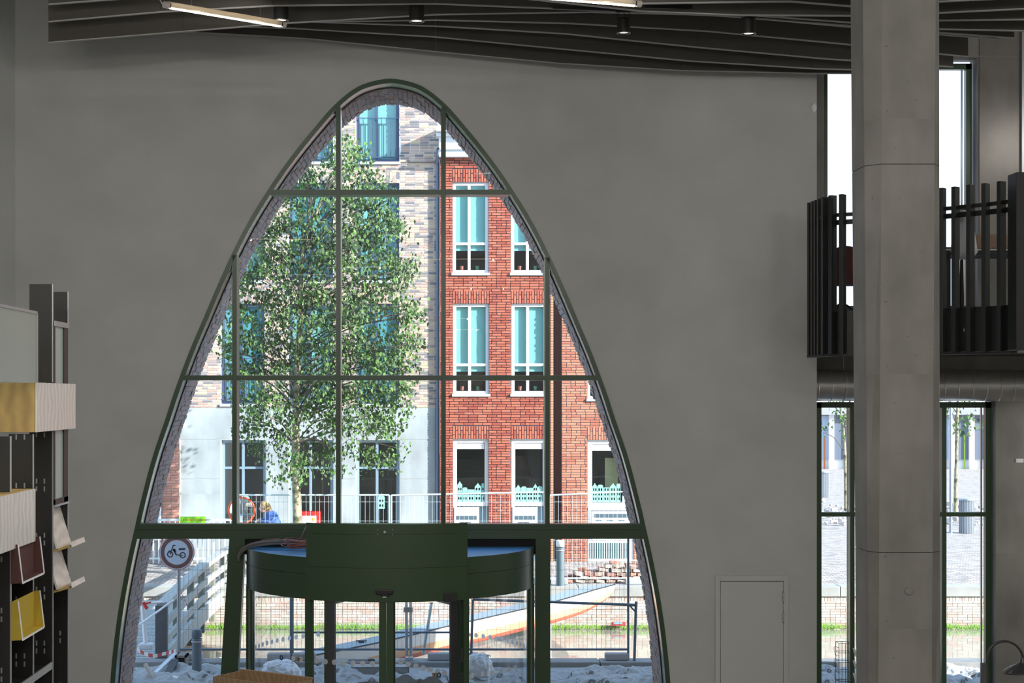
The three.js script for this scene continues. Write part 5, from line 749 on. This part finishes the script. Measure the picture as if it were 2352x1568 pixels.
{ // a red can by the water, barrier tape, boards, pipes, bag on the near bank
  const c = thing('plastic_crate', 'small red and grey plastic tub at the foot of the quay wall', 'tub'), p = W(1420, 1431, 35.9); mesh('tub_body', bx(p.x - 0.15, p.y - 0.05, p.z, p.x + 0.16, p.y + 0.04, p.z + 0.07, 0.02), M([0.45, 0.06, 0.06], 0.5), c); mesh('tub_lid', bx(p.x - 0.11, p.y - 0.01, p.z + 0.069, p.x + 0.08, p.y + 0.035, p.z + 0.078), M([0.2, 0.35, 0.4], 0.5), c);
  // barrier tape
  const tape = (pts, w, label) => { const g = thing('barrier_tape', label, 'tape'), cu = new THREE.CatmullRomCurve3(pts), n = 24; for (let i = 0; i < n; i++) { const a = cu.getPointAt(i / n), b = cu.getPointAt((i + 1) / n), q = new THREE.BufferGeometry(), t = 0.004, v = [V(0, w / 2, 0), V(0, -w / 2, 0)]; const pp = [a.clone().add(v[0]), a.clone().add(v[1]), b.clone().add(v[1]), b.clone().add(v[0])]; q.setAttribute('position', new THREE.Float32BufferAttribute([pp[0], pp[1], pp[2], pp[0], pp[2], pp[3]].flatMap((k) => k.toArray()), 3)); q.computeVertexNormals(); mesh('tape_band', q, Math.floor(i / 2) % 2 ? mWhite : M([0.6, 0.1, 0.1], 0.6), g); } };
  tape([W(305, 1484, 27.6), W(325, 1497, 27.55), W(352, 1506, 27.5), W(380, 1500, 27.6), W(404, 1494, 27.9)], 0.06, 'sagging red and white barrier tape between the arch and the sign post');
  tape([W(409, 1358, 28.16), W(416, 1361, 28.1), W(421, 1372, 28.1), W(428, 1386, 28.1), W(431, 1405, 28.1)], 0.035, 'short end of red and white tape fluttering on the sign post');
  const sp = thing('white_barrier_post', 'white barrier post with a red band at the left by the arch', 'barrier post'); mesh('post', bar(W(326, 1372, 28.0), W(334, 1475, 28.0), 0.036), mWhite, sp); mesh('base', new RoundedBoxGeometry(0.24, 0.1, 0.24, 2, 0.03).translate(...W(336, 1483, 28).toArray()), M([0.6, 0.64, 0.66], 0.7), sp); mesh('red_band', [bar(W(329, 1383, 27.94), W(338, 1398, 27.94), 0.03), bar(W(328, 1386, 27.94), W(347, 1383, 27.94), 0.014)], mRed, sp); mesh('cross_bar', bar(W(330, 1386, 28), W(373, 1382, 28.4), 0.02), mWhite, sp);
  const bp = thing('leaning_pole', 'long white pole slanting across the left opening', 'pole'); mesh('pole', bar(W(312, 1440, 27.3), W(398, 1378, 28.2), 0.018), mWhite, bp); const bp2 = thing('leaning_pole', 'pale square timber slanting down from the fence foot in the sand', 'pole'); mesh('timber', beam(W(403, 1502, 27.9), W(345, 1558, 26.6), 0.07, 0.05), M([0.6, 0.66, 0.7], 0.8), bp2);
  const bp3 = thing('black_board', 'dark plank lying against the concrete block', 'plank'); mesh('plank', beam(W(402, 1515, 27.6), W(372, 1575, 26.2), 0.12, 0.03), M([0.05, 0.06, 0.065], 0.7), bp3);
  const kb = thing('concrete_block', 'grey hollow concrete block by the fence foot', 'block'); { const a = W(402, 1505, 27.75), b = W(428, 1545, 27.75); mesh('block', [bx(a.x, 0.33, a.z - 0.3, b.x, a.y, a.z - 0.28), bx(a.x, 0.33, a.z - 0.3, a.x + 0.03, a.y, a.z), bx(b.x - 0.03, 0.33, a.z - 0.3, b.x, a.y, a.z), bx(a.x, a.y - 0.04, a.z - 0.3, b.x, a.y, a.z)], mConcrete, kb); }
  const wb = thing('wooden_stake', 'short timber offcut standing in the sand at the left', 'offcut'); mesh('timber', beam(W(333, 1524, 26.6), W(353, 1560, 26.5), 0.05, 0.05), M([0.5, 0.45, 0.4], 0.85), wb);
  const pp = thing('drain_pipe', 'white pipe with a green end lying in the sand', 'pipe'); mesh('pipe', bar(W(398, 1555, 26.4), W(424, 1563, 26.3), 0.03), mWhite, pp); mesh('green_end', tube([W(424, 1563, 26.3), W(434, 1567, 26.25), W(442, 1576, 26.2)], 0.024, 12), M([0.02, 0.28, 0.2], 0.5), pp);
  // wrapped bag
  const bag = (x, y, Z, w, h, label) => { const g = thing('plastic_sack', label, 'sack'), b = new THREE.IcosahedronGeometry(1, 5), p = b.attributes.position, c0 = W(x, y, Z); for (let i = 0; i < p.count; i++) { const v = V(p.getX(i), p.getY(i), p.getZ(i)), n = 1 + 0.5 * (fbm((v.x + 2) / 4, (v.y + v.z * 0.7 + 3) / 6, 8, 3, 5) - 0.5) * 2; p.setXYZ(i, c0.x + v.x * w * n, c0.y + Math.max(-0.75, v.y) * h * n, c0.z + v.z * w * 0.7 * n); } b.computeVertexNormals(); mesh('sack', b, M([0.66, 0.68, 0.7], 0.35), g); mesh('tie', tube([V(c0.x + w * 0.5, c0.y + h * 0.7, c0.z), V(c0.x + w * 0.6, c0.y + h * 0.9, c0.z + 0.05), V(c0.x + w * 0.8, c0.y + h * 0.75, c0.z)], 0.006, 10, 5), mBlack, g); };
  bag(645, 1543, 26.6, 0.33, 0.2, 'crumpled pale plastic sack seen through the left door glass'); bag(1100, 1530, 26.9, 0.24, 0.22, 'crumpled pale plastic sack seen through the right door glass');
  const cb = thing('concrete_kerb', 'broken pale concrete slab lying behind the door glass', 'slab'); mesh('slab', [bx(W(806, 1531, 27).x, 0.25, W(0, 0, 27).z - 0.3, W(940, 1531, 27).x, Y(1531, 27), D - 27, 0.02)], M([0.55, 0.58, 0.6], 0.9, { map: tConcrete, bumpMap: tSand, bumpScale: 0.03 }), cb);
  const tl = thing('beam_offcut', 'dark metal beam with a shackle on the quay edge', 'beam'); mesh('bar', beam(W(800, 1516, 28.2), W(845, 1516, 28.2), 0.06, 0.05), mGalv, tl); mesh('shackle', new THREE.TorusGeometry(0.05, 0.014, 8, 20).rotateX(1.2).translate(...W(853, 1515, 28.15).toArray()), mSteelDark, tl);
  for (const [a, b, l] of [[933, 934, 'left of the two upright scaffold tubes behind the door glass'], [943, 944, 'right of the two upright scaffold tubes behind the door glass']]) { const s = thing('scaffold_tube', l, 'tube'); mesh('tube', bar(W(a, 1340, 27.9), W(b, 1506, 27.9), 0.026), mGalv, s); mesh('coupler', bar(W(a - 0.5, 1400, 27.9).add(V(0, -0.04, 0)), W(a - 0.5, 1400, 27.9).add(V(0, 0.04, 0)), 0.04), mSteelDark, s); mesh('foot', bx(W(b, 1506, 27.9).x - 0.03, 0.45, D - 28.3, W(b, 1506, 27.9).x + 0.03, 0.51, D - 28.15), mGalv, s); }
  const s3 = thing('slanted_tube', 'pale tube leaning over the hull behind the door glass', 'tube'); mesh('tube', bar(W(991, 1386, 28.6).add(V(0, 0, 0)), W(972, 1503, 28.4), 0.026), M([0.35, 0.5, 0.52], 0.4), s3); mesh('end_plug', bar(W(991, 1383, 28.6), W(991, 1386, 28.6), 0.028), mSteelDark, s3);
}
{ // cyclist in a blue jacket
  const Z = 37.6, z = D - Z, g = thing('person', 'person with blond hair in a blue jacket riding a bicycle to the left', 'person'), J = (px, py, dz = 0) => W(px, py, Z).add(V(0, 0, dz));
  const gy = 1.0, hd = J(606, 1163), hip = V(X(634, Z), gy + 0.92, z), sh = J(625, 1188), hand = J(598, 1194, 0.18), knee = V(X(612, Z), gy + 0.68, z + 0.1), foot = V(X(625, Z), gy + 0.2, z + 0.1), knee2 = V(X(608, Z), gy + 0.8, z - 0.1), foot2 = V(X(618, Z), gy + 0.42, z - 0.1);
  const elb = J(616, 1200, 0.22), hand2 = hand.clone().add(V(0, 0, -0.4)), elb2 = elb.clone().add(V(0, 0, -0.42)), sL = sh.clone().add(V(0.02, -0.02, 0.17)), sR = sh.clone().add(V(0.02, -0.02, -0.17));
  const field = (bones, lo, hi, n, k) => { const mc = new MarchingCubes(n, new THREE.MeshBasicMaterial(), false, false, 120000), S = Math.max(hi.x - lo.x, hi.y - lo.y, hi.z - lo.z); mc.isolation = 0; const c = lo.clone().add(hi).multiplyScalar(0.5), p = V(0, 0, 0);
    for (let a = 0; a < n; a++) for (let b = 0; b < n; b++) for (let d = 0; d < n; d++) { p.set((d / n - 0.5) * S + c.x, (b / n - 0.5) * S + c.y, (a / n - 0.5) * S + c.z); let f = 9; for (const [A, B, ra, rb] of bones) { const ab = B.clone().sub(A), t = Math.max(0, Math.min(1, p.clone().sub(A).dot(ab) / Math.max(1e-6, ab.lengthSq()))), q = p.distanceTo(A.clone().addScaledVector(ab, t)) - (ra + (rb - ra) * t); const h = Math.max(0, k - Math.abs(f - q)) / k; f = Math.min(f, q) - h * h * k * 0.25; } mc.field[a * n * n + b * n + d] = -f; }
    mc.update(); const G = new THREE.BufferGeometry(), cnt = mc.count; G.setAttribute('position', new THREE.Float32BufferAttribute(Array.from(mc.positionArray.slice(0, cnt * 3)), 3)); G.setAttribute('normal', new THREE.Float32BufferAttribute(Array.from(mc.normalArray.slice(0, cnt * 3)), 3)); G.scale(S / 2, S / 2, S / 2); G.translate(c.x, c.y, c.z); return G; };
  const neck = sh.clone().lerp(hd, 0.4), body = [[hip, sh, 0.16, 0.15], [sL, sR, 0.08, 0.08], [sL, elb, 0.06, 0.05], [elb, hand, 0.045, 0.035], [sR, elb2, 0.06, 0.05], [elb2, hand2, 0.045, 0.035], [hip, knee, 0.1, 0.07], [knee, foot, 0.065, 0.045], [hip, knee2, 0.1, 0.07], [knee2, foot2, 0.065, 0.045], [foot, foot.clone().add(V(-0.16, -0.02, 0)), 0.045, 0.035], [foot2, foot2.clone().add(V(-0.16, -0.02, 0)), 0.045, 0.035], [sh, neck, 0.07, 0.055]];
  const lo = V(X(590, Z), gy, z - 0.6), hi = V(X(650, Z), hd.y, z + 0.6), bg = field(body, V(hip.x - 0.95, gy + 0.05, z - 0.9), V(hip.x + 0.75, gy + 1.75, z + 0.8), 84, 0.06);
  const bm = M([1, 1, 1], 0.8); bm.vertexColors = true; { const p = bg.attributes.position, c = new Float32Array(p.count * 3); for (let i = 0; i < p.count; i++) { const v = V(p.getX(i), p.getY(i), p.getZ(i)), k = v.y < gy + 0.88 ? [0.03, 0.035, 0.06] : [0.06, 0.14, 0.42]; c.set(k, i * 3); } bg.setAttribute('color', new THREE.BufferAttribute(c, 3)); } mesh('body', bg, bm, g);
  const skin = M([0.6, 0.36, 0.28], 0.6), hr = 0.1; const head = [[hd, hd.clone().add(V(-0.02, -0.06, 0)), 0.095, 0.075], [hd.clone().add(V(-0.085, -0.03, 0)), hd.clone().add(V(-0.1, -0.045, 0)), 0.018, 0.014], [neck, hd.clone().add(V(0.02, -0.06, 0)), 0.05, 0.05], [hd.clone().add(V(0.01, -0.03, 0.088)), hd.clone().add(V(0.01, -0.05, 0.088)), 0.014, 0.012]]; mesh('head', field(head, hd.clone().add(V(-0.2, -0.22, -0.2)), hd.clone().add(V(0.2, 0.18, 0.2)), 56, 0.02), skin, g);
  for (const s of [-1, 1]) mesh('eye', new THREE.SphereGeometry(0.012, 10, 8).translate(hd.x - 0.083, hd.y - 0.012, hd.z + s * 0.034), mDark, g); mesh('mouth', bx(hd.x - 0.088, hd.y - 0.078, hd.z - 0.02, hd.x - 0.076, hd.y - 0.072, hd.z + 0.02), M([0.35, 0.1, 0.09], 0.6), g);
  mesh('hair', field([[hd.clone().add(V(0.015, 0.035, 0)), hd.clone().add(V(0.06, 0.0, 0)), 0.1, 0.095], [hd.clone().add(V(0.07, -0.02, 0)), hd.clone().add(V(0.16, -0.09, 0)), 0.08, 0.035]], hd.clone().add(V(-0.2, -0.25, -0.22)), hd.clone().add(V(0.28, 0.2, 0.22)), 48, 0.04), M([0.4, 0.29, 0.13], 0.85), g);
  for (const H of [hand, hand2]) { const b = [[H, H.clone().add(V(-0.05, -0.01, 0)), 0.032, 0.03]]; for (let f = 0; f < 4; f++) b.push([H.clone().add(V(-0.06, 0.0, -0.03 + f * 0.02)), H.clone().add(V(-0.1, -0.012 - 0.004 * f, -0.03 + f * 0.02)), 0.009, 0.009], [H.clone().add(V(-0.1, -0.012, -0.03 + f * 0.02)), H.clone().add(V(-0.092, -0.05, -0.03 + f * 0.02)), 0.009, 0.008]); b.push([H.clone().add(V(-0.03, -0.02, 0.03)), H.clone().add(V(-0.075, -0.045, 0.03)), 0.011, 0.009]); mesh('hand', field(b, H.clone().add(V(-0.13, -0.09, -0.08)), H.clone().add(V(0.05, 0.08, 0.08)), 56, 0.006), skin, g); }
  const bk = thing('bicycle', 'dark bicycle under the person in the blue jacket', 'bicycle'), wa = V(X(592, Z), gy + 0.34, z), wb = V(X(650, Z) + 0.45, gy + 0.34, z), bb = V((wa.x + wb.x) / 2, gy + 0.3, z), seat = V(hip.x + 0.02, hip.y - 0.2, z), hb = V(hand.x - 0.08, hand.y - 0.05, z);
  for (const w of [wa, wb]) { const q = mesh('wheel', new THREE.TorusGeometry(0.32, 0.018, 8, 40).translate(w.x, w.y, w.z), mBlack, bk); const sp = []; for (let i = 0; i < 14; i++) { const a = i / 14 * 6.28; sp.push(bar(w, w.clone().add(V(Math.cos(a) * 0.31, Math.sin(a) * 0.31, 0)), 0.0015, 0.0015, 4)); } mesh('spokes', sp, mGalv, q); }
  mesh('frame', [bar(bb, seat, 0.016), bar(bb, wb, 0.013), bar(seat.clone().lerp(bb, 0.2), wb, 0.01), bar(bb, hb.clone().lerp(wa, 0.35), 0.018), bar(seat.clone().lerp(bb, 0.25), hb.clone().lerp(wa, 0.3), 0.016), bar(hb, wa, 0.014)], mSteelDark, bk); mesh('handlebar', tube([V(hb.x + 0.05, hb.y, z - 0.26), V(hb.x - 0.02, hb.y + 0.01, z - 0.12), V(hb.x, hb.y, z), V(hb.x - 0.02, hb.y + 0.01, z + 0.12), V(hb.x + 0.05, hb.y, z + 0.26)], 0.012, 20), mSteelDark, bk); mesh('saddle', new RoundedBoxGeometry(0.24, 0.05, 0.14, 2, 0.02).translate(seat.x, seat.y + 0.02, z), mBlack, bk);
}
{ // square beyond the right windows: shop front, bins, lamp post
  const Z = 88, z = D - Z, g = thing('shop_building', 'low pale shop building far across the square at the right', 'building'), x0 = X(1700, Z), x1 = X(2600, Z), yT = Y(760, Z), yG = 1.0;
  mesh('wall', bx(x0, yG, z - 6, x1, yT, z - 0.2), M([0.7, 0.72, 0.76], 0.8), g); for (let px = 1720; px < 2600; px += 46) mesh('pillar', bx(X(px, Z), yG, z - 0.2, X(px + 11, Z), Y(935, Z), z + 0.1), M([0.8, 0.8, 0.8], 0.7), g);
  for (let px = 1731, k = 0; px < 2590; px += 46, k++) { const w = mesh('shop_window', bx(X(px, Z), yG + 0.5, z - 0.2, X(px + 35, Z), Y(955, Z), z - 0.1), M(k % 3 ? [0.12, 0.15, 0.2] : [0.35, 0.45, 0.6], 0.2), g); mesh('door_frame', bx(X(px + 24, Z), yG, z - 0.1, X(px + 27, Z), Y(1000, Z), z - 0.05), M(k % 2 ? [0.55, 0.16, 0.05] : [0.3, 0.5, 0.05], 0.6), w); }
  mesh('fascia', bx(x0, Y(952, Z), z - 0.2, x1, Y(925, Z), z + 0.4), M([0.3, 0.32, 0.36], 0.6), g);
  const bin = (px, y0, y1, Zb, label) => { const b = thing('litter_bin', label, 'bin'), p = W(px, y1, Zb), h = (y1 - y0) * Zb / F, r = 0.2; const ribs = []; for (let i = 0; i < 18; i++) { const a = i / 18 * 6.283; ribs.push(bar(V(p.x + Math.cos(a) * r, 1.0, p.z + Math.sin(a) * r), V(p.x + Math.cos(a) * r, 1.0 + h, p.z + Math.sin(a) * r), 0.014, 0.014, 5)); } mesh('ribs', ribs, mGalv, b); mesh('liner', new THREE.CylinderGeometry(r - 0.02, r - 0.02, h - 0.02, 20).translate(p.x, 1.0 + h / 2, p.z), M([0.4, 0.43, 0.46], 0.6), b); mesh('lid', new THREE.CylinderGeometry(r + 0.02, r + 0.03, 0.05, 24).translate(p.x, 1.0 + h, p.z), mGalv, b); };
  bin(1892, 1080, 1138, 64, 'grey ribbed litter bin seen left of the column'); bin(2220, 1145, 1223, 47.5, 'grey ribbed litter bin seen right of the column');
  const l = thing('lamp_post', 'thin grey lamp post on the square seen right of the column', 'lamp post'), p = W(2184, 1220, 47.5); mesh('pole', bar(V(p.x, 1, p.z), V(p.x, 7, p.z), 0.05, 0.035, 12), mGalv, l); mesh('arm', bar(V(p.x, 6.9, p.z), V(p.x + 0.8, 7.0, p.z), 0.025), mGalv, l); mesh('lantern_head', new RoundedBoxGeometry(0.5, 0.08, 0.2, 2, 0.03).translate(p.x + 0.9, 7.0, p.z), mGalv, l);
  const rp = struct('rubble_heap', 'grey rubble heap on the square beyond the right windows', 'stuff', 'rubble'), st = []; for (let i = 0; i < 240; i++) { const px = rr(1800, 2300), Zr = rr(50, 58), h = rr(0, 0.7) * Math.abs(Math.sin(px * 0.021)); const s = rr(0.06, 0.2); const b = new THREE.BoxGeometry(s, s * 0.6, s * 0.8); b.rotateX(rr(0, 3)); b.rotateY(rr(0, 3)); b.translate(X(px, Zr), 1.0 + s * 0.3 + h * 0.5, D - Zr); st.push(b); } mesh('rubble_stones', st, M([0.5, 0.47, 0.45], 0.95), rp);
}
// ---------- put every thing's origin at its base ----------
for (const o of things) {
  o.updateMatrixWorld(true); const b = new THREE.Box3().setFromObject(o); if (b.isEmpty()) continue;
  const c = V((b.min.x + b.max.x) / 2, b.min.y, (b.min.z + b.max.z) / 2); o.position.copy(c); for (const k of o.children) k.position.sub(c);
}
scene.traverse((o) => { if (o.isMesh) { o.castShadow = o.receiveShadow = true; } });
renderer.render(scene, camera);
